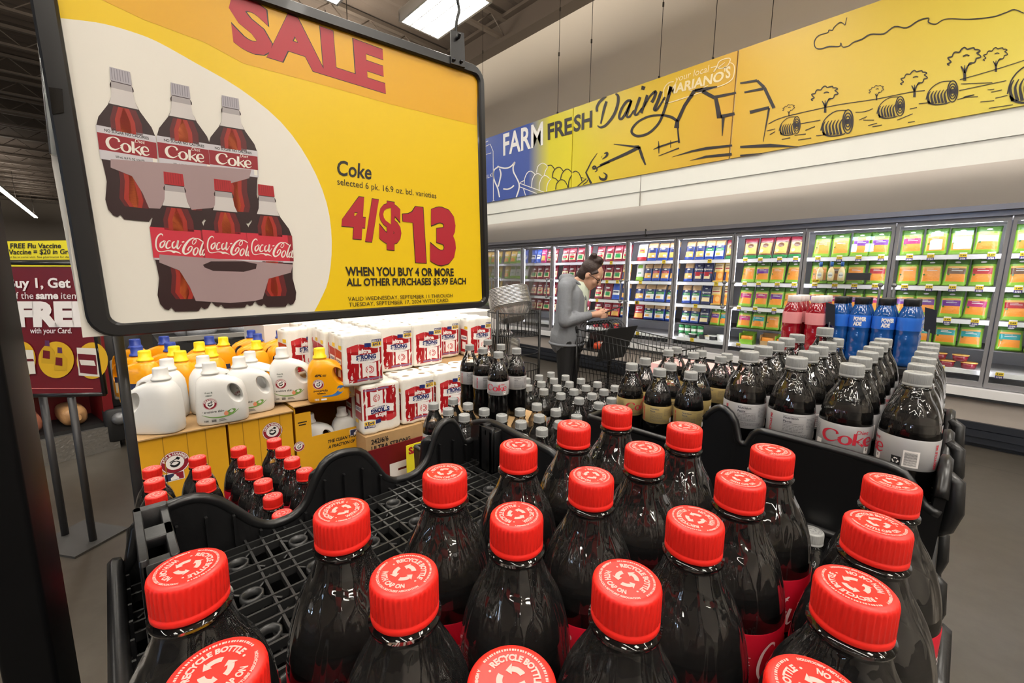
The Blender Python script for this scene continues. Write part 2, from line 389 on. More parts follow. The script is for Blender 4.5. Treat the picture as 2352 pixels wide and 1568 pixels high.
# ================================================================ OVERHEAD DAIRY BOARDS
YB = 5.165
def ramp_mat(name, stops, x0, x1):
    m = mat(name, '#ffffff', rough=.35); nt = m.node_tree
    tc = nt.nodes.new('ShaderNodeTexCoord'); sp = nt.nodes.new('ShaderNodeSeparateXYZ'); mr = nt.nodes.new('ShaderNodeMapRange')
    mr.inputs['From Min'].default_value = x0; mr.inputs['From Max'].default_value = x1
    cr = nt.nodes.new('ShaderNodeValToRGB'); e = cr.color_ramp.elements
    while len(e) > 1: e.remove(e[-1])
    e[0].position = stops[0][0]; e[0].color = lin(stops[0][1])
    for p, c in stops[1:]: q = e.new(p); q.color = lin(c)
    nt.links.new(tc.outputs['Object'], sp.inputs[0]); nt.links.new(sp.outputs[0], mr.inputs[0]); nt.links.new(mr.outputs[0], cr.inputs[0])
    nt.links.new(cr.outputs[0], nt.nodes['Principled BSDF'].inputs['Base Color']); return m
ink = mat('sign_ink', '#2a2426', rough=.5); wink = mat('sign_white', '#f3f1ee', rough=.5); cink = mat('logo_cream', '#f0dfb4', rough=.5)
JX = (-8.7, -6.42, -4.19, -1.955, .30)
bm_ = [ramp_mat('board_blue', [(0, '#3f57a8'), (1, '#3f57a8')], -9, -6.4), ramp_mat('board_blue_yellow', [(0, '#4058a8'), (.60, '#3f559f'), (.80, '#d9cf30'), (1, '#e6d82e')], -6.42, -4.19),
       ramp_mat('board_amber', [(0, '#e3d52f'), (.3, '#e3c83a'), (1, '#d3a43a')], -4.19, -1.955), ramp_mat('board_gold', [(0, '#d6ab38'), (.6, '#dec144'), (1, '#e2d24e')], -1.955, .3)]
labs = [None, 'blue and yellow overhead board reading FARM FRE with milk carton and egg drawing', 'amber overhead board with script Dairy lettering and barn drawing, middle one',
        'golden overhead board with hay bales and trees, rightmost by the picture edge']
boards = []
for k in (1, 2, 3):
    o = MB().box(JX[k]+.008, YB, 2.765, JX[k+1]-.008, YB+.03, 3.868).build('overhead_board', bm_[k]); tag(o, labs[k], 'sign', 'overhead dairy boards'); boards.append(o)
fb = lambda s, ox, oy: (lambda u, v: (lambda p: Vector((p.x, YB-.004, p.z)))(aty(u/s+ox, v/s+oy, YB-.004)))
f1 = fb(6.533, 1100, 240); f2 = fb(6.03, 1340, 120); f3 = fb(3.607, 1700, 40)
def btext(s, m, par, P0, P1, P2, f, bold=.0, shear=0., name='lettering'):
    mb = MB(); put_text(mb, s, aff(f(*P0), f(*P1), f(*P2)), 1, 1, bold, shear); return mb.build(name, m, par, fix=False)
btext('FARM', wink, boards[0], (365, 762), (962, 598), (363, 455), f1, .02)
btext('FRE', ink, boards[0], (1033, 523), (1398, 428), (1030, 300), f1, .03)
btext('SH', ink, boards[1], (1420, 405), (1698, 330), (1424, 180), f1, .03)
btext('MILK', wink, boards[0], (72, 1128), (200, 1080), (72, 1075), f1)
mb = MB()
for st in ([(90,570),(140,545)], [(90,632),(170,592),(213,700),(218,1440)], [(90,755),(185,725)], [(195,1450),(235,1440)]): stroke(mb, st, 9, f1, False)
for st in ([(280,920),(300,935),(380,955),(450,945),(500,910),(540,860)], [(290,935),(230,980),(215,1060),(240,1160),(280,1250),(310,1390)], [(310,960),(330,1040),(315,1130),(290,1230)],
           [(540,870),(515,930),(520,1010),(560,1090),(600,1180),(600,1270),(560,1390)], [(365,1265),(430,1270),(490,1245),(525,1212)]): stroke(mb, st, 20, f1)
for st in ([(610,1180),(980,1315)], [(615,1235),(870,1335)], [(615,1170),(690,1135)], [(670,1265),(700,1365)]): stroke(mb, st, 12, f1, False)
for st in ([(680,1190),(690,1100),(730,1020),(780,1000),(825,1030),(840,1050)], [(790,1240),(800,1130),(840,1055),(890,1035),(940,1070)], [(905,1280),(910,1180),(950,1090),(1000,1065),(1060,1110)],
           [(865,1020),(885,930),(950,880),(1010,905),(1030,940)], [(980,1060),(1000,990),(1030,945)], [(1015,1300),(1030,1190),(1080,1110)]): stroke(mb, st, 12, f1)
mb.build('milk_and_egg_drawing', wink, boards[0], fix=False)
mb = MB()
for st in ([(1030,920),(1085,910),(1140,975)], [(1100,1090),(1115,1010),(1165,950),(1220,945),(1265,1000)], [(1225,1120),(1245,1040),(1300,975),(1350,975),(1390,1020)], [(1100,1095),(1150,1110),(1185,1150)],
           [(1150,1275),(1165,1190),(1220,1130),(1280,1140),(1320,1200),(1335,1250)], [(1345,1245),(1350,1150),(1390,1060)]): stroke(mb, st, 13, f1)
mb.build('egg_drawing', ink, boards[0], fix=False)
mb = MB()
for st in ([(1405,1020),(1450,1000),(1500,1030),(1535,1110),(1545,1150)], [(1535,1095),(1610,1110),(1480,1225)], [(1560,1200),(1620,1160),(1630,1130)]): stroke(mb, st, 13, f1, len(st) > 3)
for st in ([(1775,730,.4),(1690,850,.7),(1605,1020,1),(1685,1185,1.6)],): stroke(mb, st, 22, f1, False)
stroke(mb, [(1700,950),(1730,925),(1755,940),(1730,965),(1705,955)], 24, f1); stroke(mb, [(1740,1010,.5),(1770,990),(1785,940),(1960,860,1.4)], 18, f1)
stroke(mb, [(1835,800,.4),(1850,770,.4)], 14, f1, False); stroke(mb, [(1880,735,.6),(1925,725,1.2),(1915,770,1.2),(1850,820,.3)], 26, f1); stroke(mb, [(1800,1070,.2),(1830,1115,1.2),(1890,1120,1.3),(1915,1060,1),(1865,1020,.3)], 30, f1)
for st in ([(230,1565,1),(600,1400,1.5),(740,1330,1.6),(790,1315,1)], [(420,1270,.3),(700,1305,1),(770,1310,1.6)], [(770,1310,1.4),(815,1450,1.4),(860,1560,.8)]): stroke(mb, st, 28, f2, False)
mb.build('cow_drawing', ink, boards[1], fix=False)
mb = MB(); mb2 = MB()                                             # script word
for st in ([(190,820,1),(185,770,1),(215,700,1),(270,645,1),(320,615,.3)], [(320,680,1),(285,790,1),(240,990,.6)], [(445,575,.6),(480,610,1.1),(475,720,1.1),(420,870,1.1),(320,1000,1),(240,1040,.8),(195,1015,.4)],
           [(660,670,1),(600,680,1),(530,780,1),(495,890,1),(520,925,1),(570,870,1),(640,730,.9),(665,665,.9),(625,790,1),(600,880,1),(640,890,.8),(700,800,.5)],
           [(785,620,1.1),(735,760,1),(710,850,1),(745,860,.8),(810,770,.5)], [(820,520,1.2),(835,470,1.6)], [(885,590,1),(850,700,1),(800,840,1)], [(840,760,.6),(920,610,.7),(1000,545,1.2),(985,620,1.1),(945,695,1.2)],
           [(1080,540,1.2),(1030,680,1.2),(985,790,1.3),(1030,780,.8),(1130,620,.8)], [(1215,475,1.4),(1170,640,1.2),(1100,860,1),(1030,1000,.9),(900,1120,.9),(760,1160,1),(675,1120,1),(680,1050,.9),(760,960,.8),(900,890,.8),(1060,870,.8),(1200,890,1),(1270,930,1.1),(1305,960,1)]):
    stroke(mb, st, 36, f2)
mb.build('script_lettering', ink, boards[1], fix=False)
for st in ([(1300,960,1.2),(1400,740,1.1),(1540,530,1.2)], [(1540,530,1),(1640,520,1.5),(1850,475,.4)], [(1650,540,1.3),(1820,630,1.2)], [(1820,620,1),(2115,560,.7)], [(1835,640,1.3),(1885,910,1.8)], [(1900,890,1.2),(2095,850,1)], [(1935,900,1.1),(1922,1160,.2)],
           [(1300,960,1.3),(1290,1050,1.8)], [(1305,1050,.5),(1325,1255,.7)]): stroke(mb2, st, 40, f2, False)
for st in ([(970,1345,.4),(1045,1310,1.3),(1210,1255,1.2),(1325,1225,.8)], [(1040,1230,.4),(1045,1310,1.2),(1045,1400,.5)], [(1208,1220,.5),(1208,1320,.5)], [(1040,1435,.5),(1325,1325,1)]): stroke(mb2, st, 18, f2, False)
for st in ([(1225,1450,.1),(1500,1370,.8),(1700,1330,1.2),(2060,1290,.9)], [(1475,1500,.1),(1700,1445,1),(2055,1410,1.2)]): stroke(mb2, st, 32, f2, False)
mb2.build('barn_drawing', ink, boards[1], fix=False)
mb = MB()
for st in ([(1250,405,1),(1180,425,1),(1120,500,1),(1110,600,1),(1120,680,1),(1170,700,1),(1400,630,1),(1700,530,1),(1950,445,1),(2060,370,1),(2090,270,1),(2085,180,1),(2035,140,1)], [(1765,215,1),(1850,190,1)],
           [(1805,270,1.4),(1850,200,1.2),(1880,130,1),(1960,90,1),(2035,90,1),(2000,180,1),(1930,220,1),(1850,220,1)], [(1850,225,1),(1960,140,.6)], [(1450,520,.6),(1540,530,1.2),(1640,500,1.2),(1730,455,.5)]): stroke(mb, st, 13, f2)
put_text(mb, 'MARIANO', aff(f2(1160, 590), f2(1935, 390), f2(1175, 470)), 1, 1, .03); put_text(mb, "'S", aff(f2(1945, 365), f2(2035, 345), f2(1950, 215)), 1, 1, .03)
put_text(mb, 'your local', aff(f2(1265, 415), f2(1745, 265), f2(1265, 330)), 1, 1, 0, .2)
mb.build('shop_logo', cink, boards[1], fix=False)
mb = MB()
for st in ([(0,545,.6),(140,522,1)], [(140,522,1),(200,580,1.2)], [(200,580,1.2),(280,750,1.3)], [(35,620,.6),(190,590,1)], [(80,785,1.2),(240,745,1)], [(240,750,.8),(190,1030,.2)], [(0,1072,.8),(250,1060,1.3),(480,1070,.2)], [(0,1145,.7),(180,1125,.3)]): stroke(mb, st, 22, f3, False)
mb.build('barn_drawing', ink, boards[2], fix=False)
mb = MB()
for st in ([(870,60,.6),(885,0,.6)], [(870,65,.8),(830,40,.8),(780,80,.8),(765,105,.8),(735,105,.8),(725,125,.8),(650,150,.8),(615,200,1),(625,250,1),(670,260,1),(740,240,1.3),(820,240,1),(835,210,.6),(850,245,.9),(900,235,.9),(940,205,1),(1010,180,1.3),(1080,140,1.2),(1190,135,1.2),(1280,75,1),(1380,85,1.2),(1480,25,1.2),(1560,5,1),(1560,40,1.2),(1620,55,1),(1680,20,.8),(1750,10,.8),(1900,15,1),(2090,-5,1),(2200,-40,1),(2270,-65,1),(2350,-35,1)]): stroke(mb, st, 9, f3)
mb.build('cloud_drawing', ink, boards[2], fix=False)
mb = MB()
for st in ([(235,880),(360,825),(680,750),(860,715),(1130,675),(1400,620),(1530,605)], [(1820,515),(2100,435),(2352,355)], [(500,880),(665,850)], [(955,785),(1030,780),(1100,755)], [(985,850),(1050,820)], [(1020,850),(1110,850)], [(1060,895),(1135,875)], [(1095,905),(1175,890)], [(1300,850),(1430,797)], [(1405,758),(1465,745)],
           [(1390,870),(1448,860)], [(1830,550),(2090,540)], [(1815,605),(2205,523)], [(1800,680),(1940,640),(1850,660),(1970,655)], [(1990,700),(2105,688)], [(2060,752),(2260,722)], [(2050,600),(2105,593)], [(2080,618),(2170,600)], [(2115,668),(2215,645)], [(540,935),(620,902)], [(480,1015),(590,998)], [(345,1010),(415,995)], [(245,970),(290,945)], [(630,980),(710,970)], [(450,975),(545,965)], [(1480,715),(1560,705)], [(220,940),(290,922)]):
    stroke(mb, st, 6, f3, len(st) > 2)
mb.build('field_drawing', ink, boards[2], fix=False)
def bale(mb, x0, y0, x1, y1):
    g = lambda u, v: f3(x0+(x1-x0)*u, y0+(y1-y0)*v-(u-.5)*.12*(x1-x0))
    w = .035
    stroke(mb, [(.0,.75),(.08,.42),(.25,.18),(.5,.04),(.8,.06)], w, g)
    stroke(mb, [(.05,.8,1),(.12,.92,2),(.3,1.02,1.6),(.6,1.03,1.2),(.75,.98,1)], w, g)
    for k in range(6): u = .06+.105*k; stroke(mb, [(u+.08,.40,.6),(u,.62,1.6),(u+.05,.95+.01*k,2.2)], w, g)
    for r in (1., .72, .45):
        stroke(mb, [(.84+.16*r*math.cos(a*PI/8), .52+.47*r*math.sin(a*PI/8), 1.2) for a in range(17)], w, g)
    stroke(mb, [(.83,.42,3),(.84,.62,3)], w, g, False)
def tree(mb, cx, cy, s):
    g = lambda u, v: f3(cx+s*u, cy+s*v)
    pts = []
    for k in range(25):
        a = PI*.86+k*(2*PI*.78)/24; r = 1+.13*math.sin(k*2.1)+.05*math.cos(k*5); pts.append((.62*r*math.cos(a), -.32+.36*r*math.sin(a)-.16*math.cos(a), 1))
    stroke(mb, pts, .055, g, True, 3)
    stroke(mb, [(.02,.6,1.6),(.02,.3,1.3),(-.12,.02,.6)], .08, g); stroke(mb, [(.03,.3,1.2),(.16,.0,.7),(.3,-.08,.5)], .08, g); stroke(mb, [(.02,.3,.8),(.03,-.02,.4)], .08, g)
    stroke(mb, [(-.05,-.38),(.1,-.44),(.22,-.40)], .05, g)
for q in ((322, 820, 497, 968), (668, 765, 935, 972), (1133, 655, 1362, 825), (1540, 525, 1802, 712), (2215, 372, 2600, 690)): mb = MB(); bale(mb, *q); mb.build('hay_bale_drawing', ink, boards[2], fix=False)
for q in ((402, 775, 74), (700, 690, 165), (1128, 630, 92), (1440, 560, 165), (1855, 400, 205), (2115, 360, 150)): mb = MB(); tree(mb, *q); mb.build('tree_drawing', ink, boards[2], fix=False)
# wires holding the boards
wire = mat('steel_wire', '#37322e', rough=.4, metal=.5)
names = ('left of the sign post', 'above the letters FARM', 'beside the first board joint', 'above the word Dairy', 'above the cream shop logo', 'left end of the golden board')
for k, (x, y) in enumerate(((1109, 318), (1280.5, 262), (1353.5, 242), (1513.8, 181), (1637.2, 138), (1767.3, 104))):
    p = aty(x, y, YB+.015); mb = MB(); mb.cyl((p.x, p.y, p.z-.02), (p.x, p.y, CEIL-.4), .004, seg=5); mb.box(p.x-.008, p.y-.012, p.z-.06, p.x+.008, p.y+.012, p.z+.03)
    for q in (.8, 1.4): mb.box(p.x-.008, p.y-.008, p.z+q, p.x+.008, p.y+.008, p.z+q+.05)
    o = mb.build('hanging_wire', wire); tag(o, 'thin wire holding the overhead board, '+names[k], 'wire', 'board wires')
# ================================================================ SODA BOTTLES
pet = clear('clear_plastic', '#f8f6f4', ior=1.52, boost=1.2, haze=.003, rough=.01)
petw = clear('clear_plastic_neck', '#f8f6f4', ior=1.55, boost=2.0, haze=.008, rough=.015, wrinkle=.8)
cola = mat('cola', '#060202', rough=.5, spec=.03)
capred = mat('cap_red', '#dc241b', rough=.38, spec=.45)
capwhite = mat('cap_silver', '#9a9b99', rough=.4, spec=.4)
printpink = mat('cap_print_pink', '#f79a92', rough=.5); printgrey = mat('cap_print_grey', '#77787a', rough=.5)
lblred = mat('label_red', '#b8142b', rough=.3, spec=.5); lblsilver = mat('label_silver', '#aeadae', rough=.32, metal=.25); lblgold = mat('label_gold', '#a8935f', rough=.32, metal=.25)
cwhite = mat('print_white', '#f4efec', rough=.5); cred = mat('print_red', '#c3263a', rough=.5); cgrey = mat('print_grey', '#55555a', rough=.5); cblack = mat('print_black', '#1b1a1c', rough=.5)
BODY = [(.020,.004),(.026,0),(.0305,.003),(.0340,.012),(.0345,.030),(.0335,.050),(.0315,.066),(.0328,.082),(.0340,.094),(.0340,.138),(.0338,.1425),(.0333,.148),(.0325,.154),(.0314,.160),(.0300,.1662),(.0283,.172),(.0262,.1775),(.0238,.1825),(.0213,.187),(.0190,.191),(.0173,.1948),(.0160,.1988),(.0149,.2022),(.0138,.2048),(.0166,.2056),(.0166,.2074),(.0134,.2078),(.0128,.2095),(.0126,.222)]
SEG = 56
def flute(k, i, r, z):
    a = 0
    if .141 < z < .200: a = -.0006*(i % 4 == 0)*min(1, (z-.139)/.02)*min(1, (.203-z)/.01)
    if .03 < z < .09: a = -.0007*(i % 7 == 0)
    return a
def resample(prof, n):
    return spline([(r, z) for r, z in prof], n)
mb = MB(); mb.lathe(BODY, SEG, cap0=True, rip=flute); body_me = mb.build('bottle', pet).data
body_me.materials.append(petw)
for p in body_me.polygons:
    p.use_smooth = True
    if .146 < p.center.z < .204: p.material_index = 1
bpy.data.objects.remove(bpy.data.objects['bottle'])
def cola_mesh(fill):
    pr = [(r-.0009, z+.001) for r, z in BODY[:24] if z < fill]
    (r0, z0), (r1, z1) = [(p, q) for p, q in zip(BODY, BODY[1:]) if p[1] <= fill <= q[1]][0]
    pr.append((r0+(r1-r0)*(fill-z0)/(z1-z0)-.0009, fill)); pr.append((pr[-1][0]-.0012, fill-.0004))
    mb = MB(); mb.lathe(pr, SEG, cap0=True, cap1=True); o = mb.build('cola', cola); me = o.data; bpy.data.objects.remove(o); return me
cola_me = cola_mesh(.1595)
mb = MB()
mb.lathe([(.0140,.2090),(.0152,.2090),(.0155,.2094),(.0155,.2118),(.0151,.2122),(.0151,.2128),(.0155,.2132),(.0155,.2250),(.0151,.2268),(.0142,.2278),(.0120,.2280)], 120, cap1=True,
         rip=lambda k, i, r, z: -.0009*(i % 3 == 0) if .2130 < z < .2266 else 0)
o = mb.build('cap', capred); cap_me = {'r': o.data}; bpy.data.objects.remove(o)
cap_me['w'] = cap_me['r'].copy(); cap_me['w'].materials[0] = capwhite
def arc_text(mb, s, r, a0, a1, h, z, inward=False, bold=0.):
    """text bent round the cap, from angle a0 to a1"""
    def f(u, v):
        a = a0+(a1-a0)*u; q = r+h*v if not inward else r-h*v
        return Vector((q*math.cos(a), q*math.sin(a), z))
    put_text(mb, s, f, 1, 1, bold)
D = math.radians
def cap_print(m):
    mb = MB(); z = .22815
    arc_text(mb, 'RECYCLE BOTTLE', .0076, D(168), D(12), .0023, z, bold=.05)
    arc_text(mb, 'WITH CAP ON', .0099, D(214), D(326), .0023, z, True, .05)
    arc_text(mb, "A MEMBER OF THE COCA-COLA BOTTLERS' ASSOCIATION", .0124, D(185), D(355), .0010, z, True, .05)
    for k in range(34):
        a = D(170-160*k/34); b = a-D(160/34*(.55 if k % 3 else .8)); mb.poly([(q*math.cos(c), q*math.sin(c), z) for q, c in ((.0115, a), (.0124, a), (.0124, b), (.0115, b))])
    g = lambda u, v: Vector((u, v, z))
    for k in range(3):                                        # three folded recycling arrows
        a = 2*PI*k/3+PI/2
        for (b0, b1, w) in ((-.42, .42, .0021),):
            stroke(mb, [(.0043*math.cos(a+t), .0043*math.sin(a+t)) for t in (b0*1.5, b0, 0, b1)], w, g)
        p = [(.0043+d)*math.cos(a+t) for d, t in ((.0021, .42), (-.0021, .42), (0, .95))]; q = [(.0043+d)*math.sin(a+t) for d, t in ((.0021, .42), (-.0021, .42), (0, .95))]
        mb.poly([(p[i], q[i], z) for i in range(3)])
    for a in (D(180), D(0)):
        mb.poly([(.0083*math.cos(a)+.0005*math.cos(t*PI/4), .0083*math.sin(a)+.0005*math.sin(t*PI/4), z) for t in range(8)])
    o = mb.build('cap_print', m, fix=False); me = o.data; bpy.data.objects.remove(o); return me
cp_me = {'r': cap_print(printpink)}; cp_me['w'] = cp_me['r'].copy(); cp_me['w'].materials[0] = printgrey
LR = .0344
def wrap(a0, r=LR+.0004):
    """label coordinates in metres (u along the band, v up) round the bottle; a0 = angle of u = 0"""
    return lambda u, v: Vector((r*math.cos(a0+u/r), r*math.sin(a0+u/r), v))
COCA = [([(190,235,.3),(185,212,.8),(155,208,.9),(110,255,1),(85,330,1.1),(80,400,1),(97,455,.8),(135,470,.6),(185,462,.5),(240,450,.7),(290,452,1.1),(320,465,1.7),(350,460,1.3),(395,472,.8),(428,492,.2)],20),
 ([(190,312,.6),(150,340,1),(138,390,1.2),(152,408,1),(185,380,1),(207,335,.9),(190,310,.5),(205,300,.4),(225,320,.4)],20), ([(290,305,1),(265,300,.6),(232,350,1.1),(222,400,1.3),(245,415,1),(285,390,.5)],20),
 ([(350,305,.6),(320,330,1),(310,385,1.2),(328,408,1),(365,375,.8),(395,310,.6)],20), ([(405,285,1.3),(380,375,1.4),(388,415,1),(420,380,.5),(445,345,.4)],20), ([(455,310,1),(492,300,1)],16),
 ([(625,335,.4),(608,315,.5),(630,270,.6),(665,250,.7),(672,270,.6),(660,305,.6),(625,335,.5)],20), ([(665,240,.5),(620,240,.8),(560,280,1.2),(510,340,1.5),(475,400,1.7),(462,455,1.6),(485,488,1.2),(535,472,.9),(580,430,.9),(602,385,.8),(585,365,.7),(555,385,.8),(530,432,1.1)],22),
 ([(640,240,.5),(700,240,.7),(745,265,.9),(800,300,.3)],20), ([(665,380,.7),(625,420,1.1),(612,475,1.3),(632,498,1),(668,465,.9),(690,405,.9),(672,378,.6)],20),
 ([(805,265,.5),(775,300,1),(740,380,1.3),(710,460,1.4),(720,497,1),(750,462,.4)],20), ([(795,392,.6),(760,430,1),(750,478,1.2),(768,496,.9),(800,450,.7),(820,395,.5)],20), ([(825,370,1.2),(800,465,1.3),(810,500,.9),(838,478,.3)],20)]
COCA_BOX = (75, 205, 840, 502)
COKE = [([(150,45,1.3),(135,10,.9),(75,0,.5),(20,35,1.5),(5,85,1.9),(30,135,1.6),(90,150,.8),(150,118,.3)],22), ([(170,100,1.7),(200,60,.7),(245,55,.7),(275,95,1.7),(262,140,1.3),(222,155,.7),(185,140,1.1),(170,100,1.7)],22), ([(318,10,1.6),(312,155,1.6)],22), ([(405,55,.6),(335,105,.9)],18), ([(335,100,1.1),(410,160,1.5)],20),
        ([(425,110,.6),(505,100,.6),(492,60,1),(455,52,.6),(425,80,1.6),(422,115,1.9),(445,150,1.3),(480,155,.7),(515,135,.4)],20)]
def script(mb, strokes, box, f, x, y, w, h):
    x0, y0, x1, y1 = box; sx, sy = w/(x1-x0), h/(y1-y0)
    for st, wd in strokes: stroke(mb, st, wd, lambda u, v: f(x+(u-x0)*sx, y+h-(v-y0)*sy), len(st) > 2, 4)
def rect(mb, f, x0, y0, x1, y1, n=6):
    for k in range(n):
        a, b = x0+(x1-x0)*k/n, x0+(x1-x0)*(k+1)/n; mb.poly([f(a, y0), f(b, y0), f(b, y1), f(a, y1)])
Z0, Z1 = .0945, .1385
def drop(o): me = o.data; bpy.data.objects.remove(o); return me
def lines(mb, f, x0, y0, x1, n, dy, h=.0006, rag=True):
    for k in range(n):
        x = x0; y = y0-k*dy
        while x < x1-.001:
            w = min(random.uniform(.0015, .005), x1-x); rect(mb, f, x, y, x+w, y+h, 1); x += w+.0008
def arrows(mb, f, cx, cy, s):
    for k in range(3):
        a = 2*PI*k/3+PI/2; pt = [(cx+s*math.cos(a+t), cy+s*math.sin(a+t)) for t in (-.7, -.35, 0, .3)]
        stroke(mb, pt, s*.45, f, False); mb.poly([f(cx+(s+d)*math.cos(a+t), cy+(s+d)*math.sin(a+t)) for d, t in ((s*.45, .3), (-s*.45, .3), (0, .85))])
def label_meshes(kind):
    col = {'r': lblred, 's': lblsilver, 'g': lblgold}[kind]
    mb = MB(); mb.lathe([(LR-.0004, Z0), (LR, Z0+.0006), (LR, Z1-.0006), (LR-.0004, Z1)], SEG); band = drop(mb.build('label', col))
    f = wrap(0); mb = MB(); mb.mi = 0
    tone = cwhite if kind == 'r' else cred
    dark = cwhite if kind == 'r' else cgrey
    if kind == 'r':
        script(mb, COCA, COCA_BOX, wrap(0), -.040, Z0+.008, .078, .029)
    else:
        script(mb, COKE, (0, -5, 515, 165), f, -.034, Z0+.014, .068, .021); put_text(mb, 'Diet', lambda u, v: f(u, v), .019, .0055, .01, .25, x=.008, y=Z0+.0325)
        put_text(mb, 'RECYCLE ME', lambda u, v: f(.100-v, Z0+.004+u), .035, .0042, .03)
        if kind == 'g': pass
        mb.mi = 1; put_text(mb, 'NO SUGAR NO CALORIES', f, .044, .0018, .02, x=-.034, y=Z0+.0055)
    logo = drop(mb.build('logo', [tone, cgrey], fix=False))
    mb = MB(); x = .118 if kind == 'r' else -.100
    if kind == 'r': x = -.075
    put_text(mb, 'Nutrition', f, .021, .0034, .03, x=x, y=Z1-.0085); put_text(mb, 'Facts', f, .012, .0034, .03, x=x, y=Z1-.0145)
    rect(mb, f, x, Z1-.0165, x+.030, Z1-.016, 4); lines(mb, f, x, Z1-.0195, x+.030, 5, .0024)
    if kind != 'r':
        for y in (Z1-.004, Z0+.0135): rect(mb, f, x-.001, y, x+.032, y+.0004, 4)
        lines(mb, f, x+.034, Z1-.007, x+.058, 8, .0024); lines(mb, f, x, Z0+.010, x+.04, 3, .0022)
        for b in range(22): rect(mb, f, .060, Z0+.006+b*.00088, .0735, Z0+.006+b*.00088+random.choice((.0003, .0005)), 2)
    fine = drop(mb.build('nutrition_print', [dark], fix=False))
    mb = MB()
    if kind != 'r':
        g = wrap(0, LR+.0002); rect(mb, g, .058, Z0+.004, .0755, Z0+.0275, 3); rect(mb, g, -.012-.035, Z0+.002, -.012-.024, Z0+.014, 3)
        rect(mb, g, .0225, Z0+.003, .030, Z0+.013, 2)
        mb.mi = 1; rect(mb, wrap(0, LR+.0003), .046, Z0+.004, .0565, Z0+.0165, 3); put_text(mb, '0', f, .0022, .004, .03, x=.025, y=Z0+.0075)
        mb.mi = 0; arrows(mb, f, .0512, Z0+.0102, .0032)
        patch = drop(mb.build('label_marks', [cwhite, cblack], fix=False))
    else: patch = None
    return band, logo, fine, patch
LM = {k: label_meshes(k) for k in 'rsg'}
def bottle(name, label, kind, loc, rz=0., group=None, fill=None):
    t = thing(name, label, 'bottle', loc, rz, group)
    obj('clear_body', body_me, t); obj('cola', cola_me, t)
    c = obj('cap', cap_me['r' if kind == 'r' else 'w'], t); cpo = obj('cap_print', cp_me['r' if kind == 'r' else 'w'], c)
    b, lg, fi, pa = LM[kind]; l = obj('label', b, t); obj('logo', lg, l); obj('nutrition_print', fi, l)
    if pa: obj('label_marks', pa, l)
    return t
PT = .072; HB = .228
hidden = (0, 0, -5)
proto = {k: bottle('cola_bottle', 'x', k, hidden) for k in 'rsg'}
used = set()
def put(kind, x, y, z, rz, label, group, scale=None):
    if kind not in used:
        used.add(kind); o = proto[kind]; o.location = (x, y, z); o.rotation_euler = (0, 0, rz); o['label'] = label; o['group'] = group
        if scale: o.scale = scale
        return o
    return dup(proto[kind], (x, y, z), rz, label, group, scale)
rr = random.Random(3)
# front crate: six rows away from the lens (i), four columns along the shop wall (j)
Z2 = 1.3147-HB
twist = {(0,0): 0.5, (1,0): 3.2, (2,0): .6, (3,0): 3.6, (4,0): .4, (5,0): .2, (0,1): 2.4, (1,1): .9, (2,1): 3.0, (3,1): .45, (4,1): 3.3, (5,1): .5, (2,2): .35, (3,2): 3.2, (4,2): .2, (5,2): 3.7, (3,3): 3.5, (4,3): 3.7, (5,3): 2.9, (1,2): 1.2, (2,3): 3.2}
face = {(5,2): -.35, (3,1): .55, (4,2): 1.75, (2,0): 1.55, (4,1): .2, (5,0): .3, (5,3): 1.7, (4,3): 1.9}
cn = ['left-hand', 'second', 'third', 'right-hand']; rn = ['nearest', 'second', 'third', 'fourth', 'fifth', 'farthest']
for (i, j), a in twist.items():
    if (i, j) in face: a = math.atan2(-.0145-i*PT, .2334-j*PT)+face[i, j]+D(46)
    put('r', -.2334+j*PT, .0145+i*PT, Z2, a+D(-46), 'red-capped cola bottle in the nearest tray, %s column, %s from the camera' % (cn[j], rn[i] if i else 'nearest'), 'red-capped bottles in the nearest tray')
# lower crate behind at left: red caps
Z1L = 1.064-HB
left = [(a, b, n) for n, (a, b) in enumerate([(-1.073,.030),(-1.006,.029),(-.935,.027),(-1.076,.104),(-1.006,.102),(-.935,.099),(-1.075,.179),(-1.006,.179),(-.936,.178),(-.865,.178),(-.793,.176),(-.722,.172),(-1.075,.251),(-1.006,.251),(-.935,.249),(-.862,.251),(-.79,.250)])]
colname = {0: 'first', 1: 'second', 2: 'third', 3: 'fourth'}
for a, b, n in left:
    j = 0 if b < .06 else 1 if b < .14 else 2 if b < .215 else 3; q = sum(1 for a2, b2, m in left if abs(b2-b) < .03 and a2 <= a)
    put('r', a, b, Z1L, rr.uniform(0, 6.3), 'red-capped bottle behind the wavy rail, %s file from left, %s from the cartons' % (ORD[j], ORD[q-1]), 'red-capped bottles before the yellow cartons')
# low crates in the middle: silver caps
def latt(o, s0, t, ij): i, j = ij; return o[0]+s0*i-t*j, o[1]+s0*j+t*i
SA = [latt((-1.0572, .6808), .0735, .0023, (i, j)) for j in range(4) for i in range(6) if j < 2 or i > 2]
SB = [latt((-1.0898, 1.0441), .0729, .003, (i, j)) for j in range(4) for i in range(6)]
ZL = Z1L+.006
for nm, S, i0 in (('near', SA, 0), ('far', SB, 0)):
    n = 0
    for j in range(4):
        for i in range(6):
            if nm == 'near' and j > 1 and i < 3: continue
            a, b = S[n]; n += 1
            put('s', a, b, ZL, rr.uniform(0, 6.3), 'low silver-capped bottle, %s middle tray, %s row back, %s from left' % (nm, ORD[j], ORD[i]), 'silver-capped bottles in the low middle trays')
for q, w in (((1866, 1217), 'by the oval hand hole of the black tray'),):
    p = atz(q[0], q[1], 1.07); GAPB = p; put('s', p.x, p.y, ZL, 1., 'silver-capped bottle low in the dark gap '+w, 'silver-capped bottles in the low middle trays')
